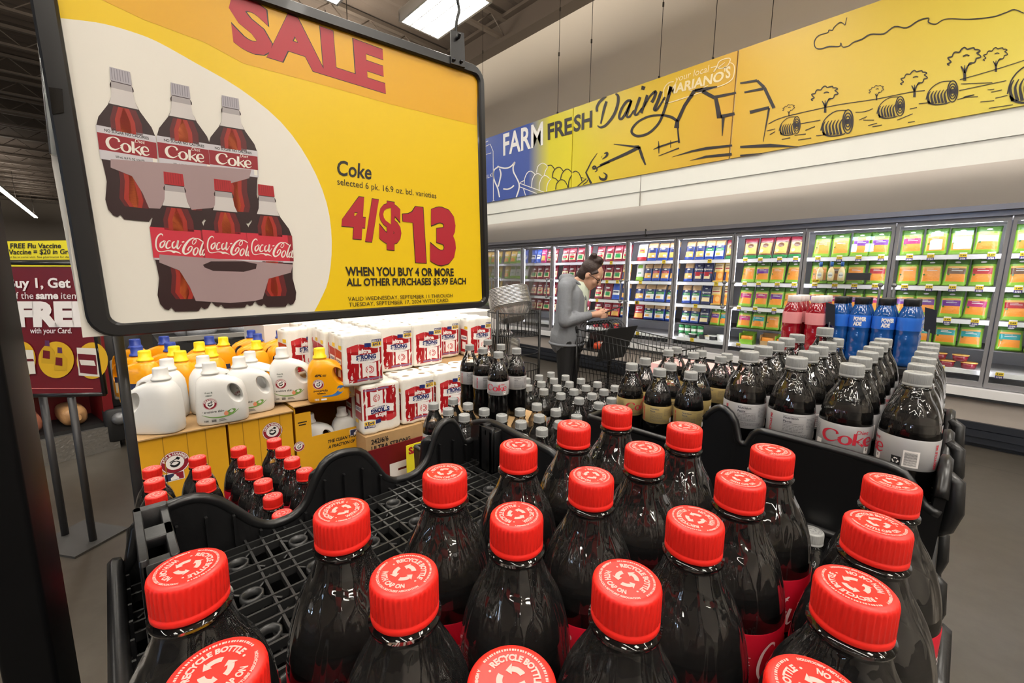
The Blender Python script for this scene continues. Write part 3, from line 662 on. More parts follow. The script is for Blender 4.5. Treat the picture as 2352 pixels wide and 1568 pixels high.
# six taller bottles standing up above them
tw = [2.6, 2.9, .1, 2.6, 1.2, 2.7]
tall = [(1078.8,791.3),(1109.2,798.4),(1144.9,807.6),(1120.1,780.1),(1150.9,790.2),(1186.7,799.1)]
tl = ['leftmost at the front', 'second from left at the front', 'front one with the red logo facing the camera', 'back left one half hidden', 'back middle one half hidden', 'rightmost one at the back']
tpos = []
for k, q in enumerate(tall):
    p = atz(q[0], q[1], 1.23); tpos.append(p); ang = math.atan2(-p.y, -p.x)
    put('s', p.x, p.y, 1.23-HB*.93, ang+(-.15 if k == 2 else tw[k]), 'silver-capped diet bottle of the raised six, '+tl[k], 'six raised diet bottles', (.93,)*3)
# gold labels
gold = [(1451.5,833.8),(1515.7,846.1),(1587.6,853.2),(1482.6,822),(1540.5,833.8),(1607.7,836.7),(1535.7,803.1),(1593.1,809),(1656.1,817.8),(1555.1,796.8),(1611.2,804.3),(1670.2,811.4)]
gw = [.75, 2.4, 2.5, 1, 3, -.6, 1, 2, 1.9, 0, 4, 2]
gpos = []
for k, q in enumerate(gold):
    p = atz(q[0], q[1], 1.247); gpos.append(p); ang = math.atan2(-p.y, -p.x)
    put('g', p.x, p.y, 1.247-HB*.9, ang+gw[k], 'gold-label bottle, %s from left, %s row from the camera' % (ORD[k % 3], ORD[k//3]), 'gold-label diet bottles', (.9,)*3)
# raised diet bottles at right
diet = {(0,0):(1725,806.7),(0,1):(1828.6,819.4),(0,2):(1959,834.5),(0,3):(2100.7,852.8),(1,0):(1755,795),(2,0):(1783.7,785.4),(3,0):(1807.5,776.4),(1,1):(1856,806),(2,1):(1877.7,794.7),(3,1):(1897.3,783.5),(4,1):(1911.3,775),
        (1,2):(1980,821.3),(2,2):(1996.9,807.3),(3,2):(2009.5,795.2),(4,2):(2023.6,786.3),(5,2):(2039,780.6),(1,3):(2113.4,835.4),(2,3):(2123.2,820.8),(3,3):(2128.8,808.1),(4,3):(2137.2,798.3),(5,3):(2147,791.3)}
dw = {0: 2.6, 1: 2.6, 2: .2, 3: -1.75}
ZD = 1.322; FL = ['left-hand', 'second', 'third', 'right-hand']
for (i, j), q in diet.items():
    x, y = -.2495-.0009*i+.0735*j, .824+.083*i-.0016*j; ang = math.atan2(-y, -x)
    put('s', x, y, ZD-HB, ang+(dw[j] if i == 0 else rr.uniform(0, 6)), 'silver-label diet bottle, high right tray, %s file, %s from the camera' % (FL[j], ORD[i]), 'diet bottles in the high right tray')
put('s', -.254, 1.165, ZD-HB, 1, 'silver-label diet bottle, high right tray, last one of the left-hand file', 'diet bottles in the high right tray')
p = atz(1896, 752, 1.345); TB = p; put('s', p.x, p.y, 1.345-HB, 2, 'tallest silver-capped bottle standing before the red sport drinks', 'diet bottles in the high right tray')
# ================================================================ BLACK TRAYS
blk = mat('tray_black', '#131314', rough=.32, spec=.5, bump=.05, nscale=60)
def interp(pts, t):
    for (a, b), (c, d) in zip(pts, pts[1:]):
        if t <= c: return b+(d-b)*max(0, (t-a)/(c-a))
    return pts[-1][1]
def tray(label, x0, y0, x1, y1, zf, walls, pitch=.072, org=None, group='black bottle trays', depth=.028, slots=()):
    """open tray; walls: dict w/e/s/n of (position, top z) outlines; zf = top of its floor"""
    t = thing('bottle_tray', label, 'tray', (x0, y0, zf), 0, group); X, Y = x1-x0, y1-y0
    mb = MB(); bw = .0014; z0, z1 = -.010, 0
    sp = pitch/4; ox, oy = (org[0]-x0, org[1]-y0) if org else (pitch/2, pitch/2)
    n0 = -int(ox/sp); n1 = int((X-ox)/sp)
    for i in range(n0, n1+1):
        a = ox+i*sp
        if .006 < a < X-.006 and (i % 4) != 0: mb.box(a-bw, .006, z0, a+bw, Y-.006, z1)
    for j in range(-int(oy/sp), int((Y-oy)/sp)+1):
        b = oy+j*sp
        if .006 < b < Y-.006 and (j % 4) != 0: mb.box(.006, b-bw, z0, X-.006, b+bw, z1-.001)
    for i in range(-int(ox/pitch), int((X-ox)/pitch)+1):
        for j in range(-int(oy/pitch), int((Y-oy)/pitch)+1):
            a, b = ox+i*pitch, oy+j*pitch
            if .02 < a < X-.02 and .02 < b < Y-.02:
                mb.lathe([(.0095, z0), (.0125, z0), (.0125, -.0005), (.0095, -.0005), (.0095, z0)], 12, (a, b, 0))
                for k in range(4):
                    c, s = math.cos(PI/4+k*PI/2), math.sin(PI/4+k*PI/2); mb.cyl((a+c*.0125, b+s*.0125, -.004), (a+c*.036, b+s*.036, -.004), .0016, seg=4)
    mb.box(0, 0, -depth, .007, Y, 0); mb.box(X-.007, 0, -depth, X, Y, 0); mb.box(0, 0, -depth, X, .007, 0); mb.box(0, Y-.007, -depth, X, Y, 0)
    mb.build('lattice_floor', mat('lattice_sheen_grey', '#222222', rough=.36), t)  # tray black lightened to grey, reflected light painted into the bars
    for side, pts in walls.items():
        L = Y if side in 'we' else X; o = y0 if side in 'we' else x0; th = .011
        n = max(24, int(L/.008)); P = []
        sp_ = spline([(p, q) for p, q in pts], 6)
        for k in range(n+1):
            s = L*k/n; P.append((s, interp(sp_, s+o)-zf))
        def f(s, z, d):
            if side == 'w': return (d, s, z)
            if side == 'e': return (X-d, s, z)
            if side == 's': return (s, d, z)
            return (s, Y-d, z)
        mb = MB(); A, B, Cc, Dd = [], [], [], []
        for s, h in P:
            A.append(mb.bm.verts.new(f(s, -depth, 0))); B.append(mb.bm.verts.new(f(s, h, -.004))); Cc.append(mb.bm.verts.new(f(s, h, th-.004))); Dd.append(mb.bm.verts.new(f(s, -depth, th)))
        for k in range(n):
            for U, V in ((A, B), (B, Cc), (Cc, Dd)): mb.face([U[k], U[k+1], V[k+1], V[k]])
        mb.face([A[0], B[0], Cc[0], Dd[0]]); mb.face([A[-1], B[-1], Cc[-1], Dd[-1]])
        mb.tube([f(s, h, .0015) for s, h in P], .0075, 6)
        for k in range(1, int(L/.03)):                        # stiffening ribs
            s = k*.03; h = min(interp(P, s), .055); q = f(s, 0, th); mb.box(q[0]-.0015, q[1]-.0015, -depth, q[0]+.0015+(.004 if side == 'w' else 0), q[1]+.0015, h-.004)
        mb.build('side_wall', blk, t)
    return t
def corner(t, x, y, z0, z1, sx=.05, sy=.03):
    """hollow corner post with a slot on top, in world coordinates"""
    o = t.location; mb = MB(); a, b, c, d = x-o.x, y-o.y, z0-o.z, z1-o.z
    mb.rbox(a, b, c, a+sx, b+.008, d, .003); mb.rbox(a, b+sy-.008, c, a+sx, b+sy, d-.004, .003); mb.rbox(a, b, c, a+.012, b+sy, d, .003); mb.rbox(a+sx-.012, b, c, a+sx, b+sy, d-.006, .003)
    mb.rbox(a+sx*.4, b, d-.016, a+sx*.62, b+sy, d-.004, .003)
    mb.build('corner_post', blk, t)
def lugs(t, x, ys, zs, dx):
    o = t.location
    for y in ys:
        for z in zs: mb = MB(); mb.tube([(x-o.x, y-o.y, z-o.z), (x+dx*.6-o.x, y-o.y, z+.01-o.z), (x+dx-o.x, y+.005-o.y, z+.035-o.z), (x+dx*.8-o.x, y+.008-o.y, z+.075-o.z), (x-o.x, y+.01-o.y, z+.085-o.z)], [.006, .009, .011, .010, .006], 8); mb.build('side_handle', blk, t)
FX0, FX1, FY0, FY1, FZ = -.652, .024, -.026, .515, Z2
wave = [(-.03,1.095),(-.012,1.10),(-.006,1.14),(.004,1.148),(.017,1.157),(.035,1.163),(.055,1.163),(.072,1.155),(.086,1.142),(.102,1.122),(.119,1.102),(.137,1.091),(.154,1.089),(.172,1.092),(.189,1.106),(.203,1.136),(.218,1.159),(.24,1.168),(.273,1.163),(.293,1.140),(.313,1.106),(.333,1.092),(.358,1.089),(.381,1.092),(.405,1.112),(.42,1.149),(.436,1.171),(.458,1.172),(.475,1.146),(.487,1.12),(.515,1.12)]
farw = [(-.66,1.150),(-.62,1.165),(-.585,1.170),(-.50,1.163),(-.432,1.156),(-.415,1.128),(-.36,1.115),(-.2,1.112),(-.05,1.115),(-.02,1.135),(.03,1.14)]
ft = tray('black lattice tray half empty with wavy rail, holding the nearest red-capped bottles', FX0, FY0, FX1, FY1, FZ,
          {'w': wave, 'n': farw, 's': [(-.66,1.11),(.03,1.11)], 'e': [(-.03,1.10),(.40,1.10),(.44,1.13),(.52,1.14)]}, .072, (-.2334, .0145))
corner(ft, -.648, -.004, FZ, 1.172, .13, .032); corner(ft, -.60, .485, FZ, 1.172, .04, .028)
lugs(ft, FX0, (-.01, .2, .4), (FZ-.022,), -.012)
lowwall = lambda x0, y0, x1, y1, h: {'w': [(y0, h), (y1, h)], 'e': [(y0, h), (y1, h)], 's': [(x0, h), (x1, h)], 'n': [(x0, h), (x1, h)]}
for k, w in ((1, 'upper'), (2, 'lower')):
    z = FZ-.113*k; u = tray('black tray under the wavy-rail tray, %s one of two showing at left edge' % w, FX0, FY0, FX1, FY1, z, lowwall(FX0, FY0, FX1, FY1, z+.078), .144); lugs(u, FX0, (-.01, .2, .4), (z-.02,), -.012)
ZL0 = Z1L
lt = tray('low black tray of red-capped bottles in front of the yellow cartons', -1.117, -.010, -.682, .292, ZL0, lowwall(-1.117, -.010, -.682, .292, ZL0+.085), .072, (-1.078, .0324))
ma = tray('low black tray of silver-capped bottles, nearer of the two in the middle', -1.103, .640, -.640, .955, ZL, lowwall(-1.103, .640, -.640, .955, ZL+.085), .0735, (-1.0572, .6808))
mb_ = tray('low black tray of silver-capped bottles nearest to the woman', -1.15, 1.003, -.675, 1.315, ZL, lowwall(-1.15, 1.003, -.675, 1.315, ZL+.085), .0729, (-1.0898, 1.0441))
dwall = [(-.30,1.19),(-.285,1.212),(-.268,1.222),(-.248,1.205),(-.24,1.172),(-.222,1.168),(-.212,1.192),(-.19,1.197),(-.05,1.192),(-.02,1.178),(-.004,1.150),(.02,1.14)]
ZDB = ZD-HB; DX, DXR, DY, DYR = -.296, .014, .772, 1.29
dwav = [(DY,1.165),(.80,1.196),(.84,1.20),(.88,1.165),(.93,1.16),(.97,1.19),(1.01,1.195),(1.05,1.16),(1.1,1.16),(1.15,1.19),(1.2,1.19),(DYR,1.15)]
dt = tray('high black tray of silver-label diet bottles with a curved front rail', DX, DY, DXR, DYR, ZDB, {'s': dwall, 'e': dwav, 'w': [(DY,1.19),(DYR,1.17)], 'n': [(DX,1.17),(DXR,1.17)]}, .0735, (-.2495, .824))
lugs(dt, DXR, (.79, .95, 1.11), (ZDB+.015,), .012)
for k, w in ((1, 'upper'), (2, 'middle'), (3, 'lower')):
    z = ZDB-.113*k; u = tray('black tray under the high diet tray, %s one of three with hand hole' % w, DX, DY, DXR, DYR, z, lowwall(DX, DY, DXR, DYR, z+.080), .147); lugs(u, DXR, (.79, .95, 1.11), (z-.02,), .012)
    o = u.location; m = MB()                                     # rim of the hand hole on the front face
    m.tube([(.155+.06*math.cos(a*PI/10), -.006, .028+.017*math.sin(a*PI/10)) for a in range(20)], .0035, 6, True); m.build('hand_hole_rim', blk, u)
GX = (-.605, .842, -.35, 1.236)
gt = tray('black tray of gold-label bottles beside the high diet tray', GX[0], GX[1], GX[2], GX[3], 1.247-HB*.9, lowwall(*GX, 1.105), .07)
# bases that carry the stacks
basem = mat('base_black', '#0d0d0e', rough=.6)
def base(label, x0, y0, x1, y1, z):
    t = thing('black_pallet', label, 'stand', ((x0+x1)/2, (y0+y1)/2, 0), 0, 'black bases under the trays'); a, b = (x1-x0)/2, (y1-y0)/2
    MB().box(-a, -b, z-.02, a, b, z).build('deck', basem, t)
    m = MB(); m.box(-a+.01, -b+.01, .0, a-.01, b-.01, z-.02); m.build('skirt', basem, t)
base('black base under the stack of the wavy-rail tray', FX0+.01, FY0+.01, FX1-.01, FY1-.01, FZ-.226-.028)
base('black base under the low tray of red-capped bottles at left', -1.11, -.005, -.69, .285, ZL0-.028)
base('black base under the low middle trays', -1.14, .645, -.65, 1.31, ZL-.028)
base('black base under the high diet tray at right', DX+.01, DY+.01, DXR-.01, DYR-.01, ZDB-.339-.028)
base('black base under the tray of gold-label bottles', GX[0]+.01, GX[1]+.01, GX[2]-.01, GX[3]-.01, 1.247-HB*.9-.028)
gb = MB(); base('black base holding the lone low bottle in the gap', GAPB.x-.05, GAPB.y-.05, GAPB.x+.05, min(GAPB.y+.05, DY-.01), ZL)
cb = thing('cardboard_riser', 'brown cardboard box under the six raised diet bottles', 'box', (-.985, .875, ZL))
MB().box(-.135, -.085, 0, .135, .085, 1.23-HB*.93-ZL).build('box', mat('kraft', '#b08e62', rough=.85, noise=.08, nscale=30), cb)
# ================================================================ SALE SIGN
SP, SN = Vector((-.9, 0, 0)), Vector((.997, -.073, .012)).normalized()
sg = lambda x, y, d=0.: atp(x, y, SP+SN*d, SN)
H_ = Vector((-.073, -.997, 0)); 
sgn = thing('sale_sign', 'big yellow and white SALE sign in a black frame showing soda six-packs', 'sign', tuple(sg(660, 740)))
so = sgn.location.copy()
def S(x, y, d=.0): return sg(x, y, d)-so
frm = mat('frame_black', '#1a1a1c', rough=.3, spec=.5, coat=.15)
def rrect(TL, TR, BR, BL, r, n=6):
    out = []
    C = [Vector(p) for p in (TL, TR, BR, BL)]
    for i in range(4):
        p = C[i]; a = (C[i-1]-p).normalized(); b = (C[(i+1) % 4]-p).normalized()
        for k in range(n+1):
            t = k/n*PI/2; out.append(p+a*r*(1-math.sin(t))+b*r*(1-math.cos(t)))
    return out
oc = [S(*q) for q in ((31, -220), (1109, 157), (1122.6, 704.2), (206, 777.4))]
ctr = sum(oc, Vector())/4
w = .027
ex = (oc[1]-oc[0]).normalized(); ez = (oc[0]-oc[3]).normalized()
ic = [oc[0]+ex*w-ez*w*.8, oc[1]-ex*w*.62-ez*w*.8, oc[2]-ex*w*.62+ez*w*.6, oc[3]+ex*w+ez*w*.75]
O1 = rrect(*oc, .035); I1 = rrect(*ic, .016)
mb = MB(); n = len(O1); ft_, bk = .008, -.016
rings = [[p+SN*bk for p in O1], [p+SN*(ft_-.004) for p in O1], [p+(ctr-p).normalized()*.004+SN*ft_ for p in O1], [p-(ctr-p).normalized()*.004+SN*ft_ for p in I1], [p+SN*(ft_-.004) for p in I1], [p+SN*bk for p in I1]]
rings.append(rings[0]); mb.loft(rings, smooth=False); mb.build('frame', frm, sgn)
yel = mat('poster_yellow', '#e6c10f', rough=.33, spec=.4); amb = mat('poster_amber', '#dca51b', rough=.33, spec=.4); pwhite = mat('poster_white', '#e3ded3', rough=.35, spec=.4)
pred = mat('poster_red', '#ab1a2b', rough=.4); pink = mat('poster_ink', '#1d1712', rough=.4)
mb = MB(); pa = [oc[0]+ex*.012-ez*.01, oc[1]-ex*.02-ez*.01, oc[2]-ex*.02+ez*.01, oc[3]+ex*.012+ez*.01]
mb.loft([[p-SN*.004 for p in pa], [p-SN*.002 for p in pa]], True, True, False); poster = mb.build('poster', yel, sgn)
eps = [0]
def lay():
    eps[0] += .00007; return eps[0]-.0018
def ppoly(name, pts, m, d=None, par=None):
    d = lay() if d is None else d; mb = MB()
    mb.poly([S(x, y, d) for x, y in pts]); return mb.build(name, m, par or poster, fix=False)
ppoly('amber_band', [(60, -200), (70, -40), (235, 0), (330, 45), (470, 97), (560, 146), (760, 200), (900, 240), (1095, 288), (1098, 160)], amb)
arc = [(118, 40), (180, 46), (240, 55), (300, 72), (360, 95), (450, 145), (550, 203), (645, 280), (710, 370), (750, 465), (762, 555), (755, 640), (735, 690), (719, 720)]
arc = spline(arc, 3)
ppoly('white_disc', arc+[(719, 732), (190, 775), (90, 40)], pwhite)
# folded white paper sticking out behind the frame at left
mb = MB(); q = [S(*p, -.017) for p in ((66, -60), (110, -60), (245, 770), (193, 774), (120, 380))]; mb.loft([q, [p-SN*.0015 for p in q]], True, True, False); mb.build('paper_backing', mat('paper_white', '#e8e6e1', rough=.7), sgn)
def ptext(s, P0, P1, P2, m=pink, bold=.02, shear=0., outline=0., name='lettering'):
    if outline:
        d = lay(); mb = MB(); put_text(mb, s, aff(S(*P0, d), S(*P1, d), S(*P2, d)), 1, 1, bold+outline, shear); mb.build('lettering_outline', pink, poster, fix=False)
    d = lay(); mb = MB(); put_text(mb, s, aff(S(*P0, d), S(*P1, d), S(*P2, d)), 1, 1, bold, shear); return mb.build(name, m, poster, fix=False)
ptext('SALE', (535, 100), (886, 209), (522, -12), pred, .045, 0, .010)
ptext('Coke', (773.5, 401), (853, 411.5), (775, 368), pink, .02)
ptext('selected 6 pk. 16.9 oz. btl. varieties', (775, 423.6), (1002.6, 455.7), (774, 409), pink, .0)
ptext('4', (783.2, 539.5), (837.5, 543.5), (788, 455), pred, .055, 0, .012); ptext('/', (838.5, 544.5), (870.5, 548), (838, 463), pred, .07, 0, .012)
ptext('$', (871, 550.5), (922, 556.5), (871, 466), pred, .05, 0, .012)
one = [(954.5, 474), (971.5, 476.5), (979, 604), (955, 602.5), (949, 511.5), (925.5, 508.5), (924.8, 491.5), (938, 490.5), (947, 486)]
cx_, cy_ = 955, 540
ppoly('numeral_outline', [(x+(1.3 if x > cx_ else -1.3), y+(1.3 if y > cy_ else -1.3)) for x, y in one], pink); ppoly('numeral', one, pred)
ptext('3', (988, 597), (1047, 600), (988, 484), pred, .06, 0, .010)
ptext('WHEN YOU BUY 4 OR MORE', (794.7, 632.4), (1042.7, 633.2), (793, 613), pink, .03)
ptext('ALL OTHER PURCHASES $5.99 EACH', (796.2, 656.3), (1070.3, 652.3), (795.8, 639.5), pink, .025)
ptext('VALID WEDNESDAY, SEPTEMBER 11 THROUGH', (799.7, 691), (1039.7, 682.2), (799, 682), pink, .0)
ptext('TUESDAY, SEPTEMBER 17, 2024 WITH CARD.', (801.8, 704), (1031.9, 692.9), (801.2, 695), pink, .0)
# printed six-packs
pb = {k: mat('print_'+k, c, rough=.4) for k, c in dict(dark='#2a1012', mid='#5c1216', glow='#9c2415', hot='#b8501a', neck='#c9c3c0', neck2='#a29b9b', capr='#a5161f', capr2='#8a0f18', capg='#a49fa6', capg2='#7d7880', red='#b3152a', redd='#8b0f1f', silver='#c3bfc4', film='#9c8486').items()}
PM = list(pb.values()) + [pwhite, pink]; PK = {k: i for i, k in enumerate(list(pb)+['white', 'ink'])}
def printed(name, P0, P1, P2, diet, hide_low=False):
    d = lay(); d2 = lay(); d3 = lay(); mb = MB(); f = lambda e: aff(S(*P0, e), S(*P1, e), S(*P2, e))
    def pg(k, pts, e): mb.mi = PK[k]; g = f(e); mb.poly([g(*p) for p in pts])
    half = [(.17, .985), (.17, .90), (.20, .88), (.20, .865), (.18, .86), (.20, .80), (.27, .745), (.36, .70), (.45, .655), (.5, .60), (.5, .555), (.49, .40), (.47, .36), (.45, .29), (.44, .24), (.47, .18), (.5, .12), (.47, .055), (.40, .02), (.33, .012), (.28, .03), (.22, .0), (.1, .0), (0, .0)]
    R_ = [(.5+x, y) for x, y in half]; L_ = [(.5-x, y) for x, y in half][::-1]
    pg('dark', R_+L_, d)
    pg('neck', [(.33, .90), (.67, .90), (.68, .86), (.70, .80), (.75, .755), (.25, .755), (.30, .80), (.32, .86)], d2); pg('neck2', [(.33, .90), (.67, .90), (.68, .86), (.32, .86)], d3)
    for k, xs in (('mid', (.24, .78)), ('glow', (.32, .66)), ('hot', (.40, .58))):
        e = {'mid': d2, 'glow': d2+.00007, 'hot': d3}[k]; a, b = xs
        pg(k, [(a+.08, .745), (b-.08, .745), (b, .66), (b, .585), (a, .585), (a, .66)], e)
        pg(k, [(a+.03, .38), (b-.03, .38), (b-.05, .26), (b, .14), (b-.04, .09), (a+.08, .09), (a, .14), (a+.05, .26)], e)
    pg('capg' if diet else 'capr', [(.33, .99), (.67, .99), (.68, .905), (.32, .905)], d2); 
    for k in range(7): x = .35+k*.045; pg('capg2' if diet else 'capr2', [(x, .985), (x+.012, .985), (x+.012, .915), (x, .915)], d3)
    if diet:
        pg('silver', [(-.01, .60), (1.01, .60), (1.0, .385), (.0, .385)], d2); pg('redd', [(-.005, .555), (1.005, .555), (1.0, .445), (.0, .445)], d2+.00003)
        mb.mi = PK['white']; g = f(d3); 
        for st, wd in COKE: stroke(mb, st, wd, lambda u, v: g(.14+u/515*.72, .455+(160-v)/160*.085), len(st) > 2)
        put_text(mb, 'Diet', g, .18, .022, 0, .25, .62, .532)
        mb.mi = PK['ink']; put_text(mb, 'NO SUGAR NO CALORIES', g, .76, .018, .02, 0, .12, .567); put_text(mb, '500 mL 16.9 FL OZ (1.06 PT)', g, .5, .014, .02, 0, .26, .408)
        pg('white', [(.91, .40), (.985, .40), (.985, .445), (.91, .445)], d3)
    else:
        pg('red', [(-.01, .60), (1.01, .60), (1.0, .385), (.0, .385)], d2); pg('redd', [(.9, .60), (1.01, .60), (1.0, .385), (.91, .385)], d2+.00003); pg('silver', [(.01, .385), (.99, .385), (.985, .372), (.015, .372)], d2)
        mb.mi = PK['white']; g = f(d3)
        for st, wd in COCA: stroke(mb, st, wd, lambda u, v: g(.06+(u-75)/765*.95, .415+(502-v)/297*.14), len(st) > 2)
    return mb.build(name, PM, poster, fix=False)
printed('bottle_picture', (247, 500), (377, 512), (203, 137), True)
printed('bottle_picture', (377, 505), (495, 513), (349, 176), True)
printed('bottle_picture', (492, 508), (600, 514), (470, 207), True)
def film(px, py, s):
    g = lambda u, v: (px+s*u, py+s*v*1.0); d = lay(); mb = MB()
    out = [(0,0),(330,25),(325,45),(270,60),(255,110),(235,115),(175,120),(90,115),(75,80),(50,40),(0,20)]
    mb.poly([S(*g(x, y), d) for x, y in out]); mb.build('ring_carrier', mat('print_film', '#b9a3a4', rough=.4, alpha=.6), poster, fix=False)
film(254, 365, .98)
printed('bottle_picture', (366, 716), (489, 713), (330, 384), False)
printed('bottle_picture', (484, 708), (591, 705), (452, 402), False)
printed('bottle_picture', (584, 706), (683, 703), (556, 415), False)
film(366, 584, .93)
ppoly('ring_opening', [(466, 608), (485, 600), (560, 600), (590, 606), (588, 617), (560, 624), (490, 622), (470, 614)], pb['dark'])
# bracket, hook and wire at the top right corner
mb = MB(); bq = [S(1036, 68, .012), S(1066, 76, .012), S(1069, 155, .012), S(1036, 145, .012)]
mb.loft([[p-SN*.004 for p in bq], bq], True, True, False); br_ = mb.build('bracket', frm, sgn)
for q in ((1043, 137), (1060, 141)): MB().ball(S(*q, .014), .004).build('rivet', mat('rivet_steel', '#3a3a3e', rough=.2, metal=.9), br_)
mb = MB(); p = S(1050, 82, .013); pts = [p+SN*.012+Vector((0, 0, .0)), p+SN*.006-Vector((0, 0, .006)), p-SN*.004, p-SN*.002+Vector((0, 0, .03)), p+Vector((0, .006, .055)), p+Vector((0, 0, .085)), p+Vector((0, -.002, .14))]
mb.tube(spline([tuple(q) for q in pts], 4), .0035, 8); mb.build('hook', mat('hook_black', '#18181a', rough=.35), sgn)
mb = MB(); a = pts[-1]; mb.cyl(a, a+Vector((0, 0, CEIL-.4-so.z-a.z)), .003, seg=6); b = S(150, 10, .0); b = oc[0]+ex*.08; mb2 = MB(); mb2.cyl(b, b+Vector((0, 0, CEIL-.4-so.z-b.z)), .003, seg=6)
mb.build('hanging_wire', wire, sgn); mb2.build('hanging_wire', wire, sgn)
tape = clear('clear_tape', '#e9eef0', 1.5, 2.2, .12, .12, .6)
mb = MB(); mb.rbox(-.012, -.004, -.055, .004, .006, .085, .003)
o = mb.build('tape', tape, sgn); o.location = S(113, 262, .0); o.rotation_euler = (-.03, 0, 0)
m = MB(); m.poly([S(112, 200, .0095), S(143, 204, .0095), S(147, 258, .0095), S(120, 262, .0095)]); m.build('tape_patch', mat('tape_black', '#060607', rough=.15, coat=.5), sgn, fix=False)
# ---------------------------------------------------------------- post at the left edge, close to the lens
p = CAMP+ray(103, 1568)*.50
po = thing('sign_post', 'thick black square post standing at the left edge close to the camera', 'post', (p.x, p.y, 0)); 
m = MB(); m.rbox(-.021, -.030, .02, .021, .030, 2.3, .005); m.build('pole', mat('post_black', '#0b0b0c', rough=.42, spec=.12), po)
m = MB(); m.rbox(-.035, -.05, 0, .035, .05, .02, .008); m.build('foot_plate', mat('plate_black', '#1b1b1d', rough=.4), po); po.rotation_euler = (0, 0, math.atan2(p.y, p.x)+PI*.5-.35)
pk = thing('metal_pole', 'thin black pole rising behind the left red-capped bottles under the sale sign', 'pole', (-1.175, atx(273, 790, -1.175).y, 0))
m = MB(); m.rbox(-.010, -.009, 0.01, .010, .009, 1.39, .003); m.build('tube', MATS['frame_black'], pk); m = MB(); m.rbox(-.06, -.10, 0, .04, .10, .012, .01); m.build('foot_plate', MATS['plate_black'], pk)
MB().ball((.010, 0, .93), .004).build('screw', MATS['rivet_steel'], pk)
# ================================================================ MAROON PROMOTION STAND
mar = mat('maroon_board', '#6c1118', rough=.4)
d1 = atz(150, 1227, 0.012); d2 = atz(214, 1240, .012)
mid = (d1+d2)/2; ax = Vector((.70, .714, 0)).normalized(); nr = Vector((ax.y, -ax.x, 0))
st = thing('promotion_stand', 'maroon floor stand sign on two poles with white FREE lettering', 'sign', (mid.x, mid.y, 0))
pp = mid+nr*.03
mp = lambda x, y, d=0.: atp(x, y, pp+nr*d, nr)-Vector((mid.x, mid.y, 0))
def mpoly(name, pts, m, d, par): b = MB(); b.poly([mp(x, y, d) for x, y in pts]); return b.build(name, m, par, fix=False)
bl, br2, tr, tl = mp(-12, 910), mp(239, 905), mp(205, 606), mp(-60, 606)
tr = Vector((br2.x, br2.y, tr.z)); tl = Vector((bl.x, bl.y, tr.z))
m = MB(); m.loft([[bl-nr*.012, br2-nr*.012, tr-nr*.012, tl-nr*.012], [bl, br2, tr, tl]], True, True, False); board = m.build('board', mar, st)
m = MB(); fr_ = [bl, br2, tr, tl]
for a, b in zip(fr_, fr_[1:]+fr_[:1]): m.cyl(a-nr*.005, b-nr*.005, .012, seg=8)
m.build('board_frame', frm, st)
for dd in (d1, d2):
    q = dd-mid; m = MB(); m.cyl((q.x, q.y, .01), (q.x, q.y, bl.z), .016, seg=12); m.build('pole', mat('pole_grey', '#2c2c2e', rough=.45), st)
m = MB(); c4 = [atz(*q, .006)-Vector((mid.x, mid.y, 0)) for q in ((128, 1272), (172, 1281), (296, 1213), (192, 1196))]; c4[0] = atz(60, 1262, .006)-Vector((mid.x, mid.y, 0))
m.loft([[Vector((p.x, p.y, 0)) for p in c4], [Vector((p.x, p.y, .012)) for p in c4]], True, True, False); m.build('base_plate', mat('pole_grey2', '#3a3938', rough=.5), st)
yb = mat('topper_yellow', '#f2e32a', rough=.5)
m = MB(); q = [mp(-40, 597, .002), mp(206, 596, .002), mp(203, 551, .002), mp(-48, 555, .002)]; m.loft([[p-nr*.006 for p in q], q], True, True, False); top = m.build('topper', yb, st)
mpoly('stripe', [(-60, 612), (205, 612), (205, 605), (-60, 605)], yb, .003, board)
def mtext(s, P0, P1, P2, m, bold=.0, par=None):
    b = MB(); put_text(b, s, aff(mp(*P0, .004), mp(*P1, .004), mp(*P2, .004)), 1, 1, bold); b.build('lettering', m, par or board, fix=False)
mtext('1 FREE Flu Vaccine', (12.5, 570), (140, 569.5), (12.5, 559), pink, .02, top); mtext('r Vaccine = $20 in Groc', (10, 584), (172, 583), (10, 573), pink, .02, top)
mtext('must be in same visit. See pharmacist for details.', (12, 592.5), (172, 592), (12, 588), pink, 0, top)
mtext('Buy 1, Get 1', (18, 660), (182, 660), (16, 639), cwhite, .03); mtext('of the', (25, 686), (77, 686), (24, 671), cwhite, 0); mtext('same', (82.5, 686), (134, 686), (82, 670.5), cwhite, .04); mtext('item', (140, 686), (181, 686), (140, 671), cwhite, 0)
mtext('FREE', (38, 746), (211, 746), (34, 697), cwhite, .07); mtext('with your Card.', (69, 765), (165, 765), (69, 753), cwhite, .01)
mpoly('fine_print_line', [(70, 892.5), (214, 892.5), (214, 891.5), (70, 891.5)], printpink, .004, board)
yd = mat('disc_yellow', '#d9ac1f', rough=.5)
for k, (cx, cy, rx, ry) in enumerate(((50, 826, 32, 42), (129, 826, 41, 42), (212, 828, 36, 42))):
    mpoly('picture_disc', [(cx+rx*math.cos(a*PI/14), cy+ry*math.sin(a*PI/14)) for a in range(28)], yd, .004, board)
jy = mat('jug_print', '#caa01c', rough=.5); pur = mat('purple_print', '#5a2f58', rough=.5)
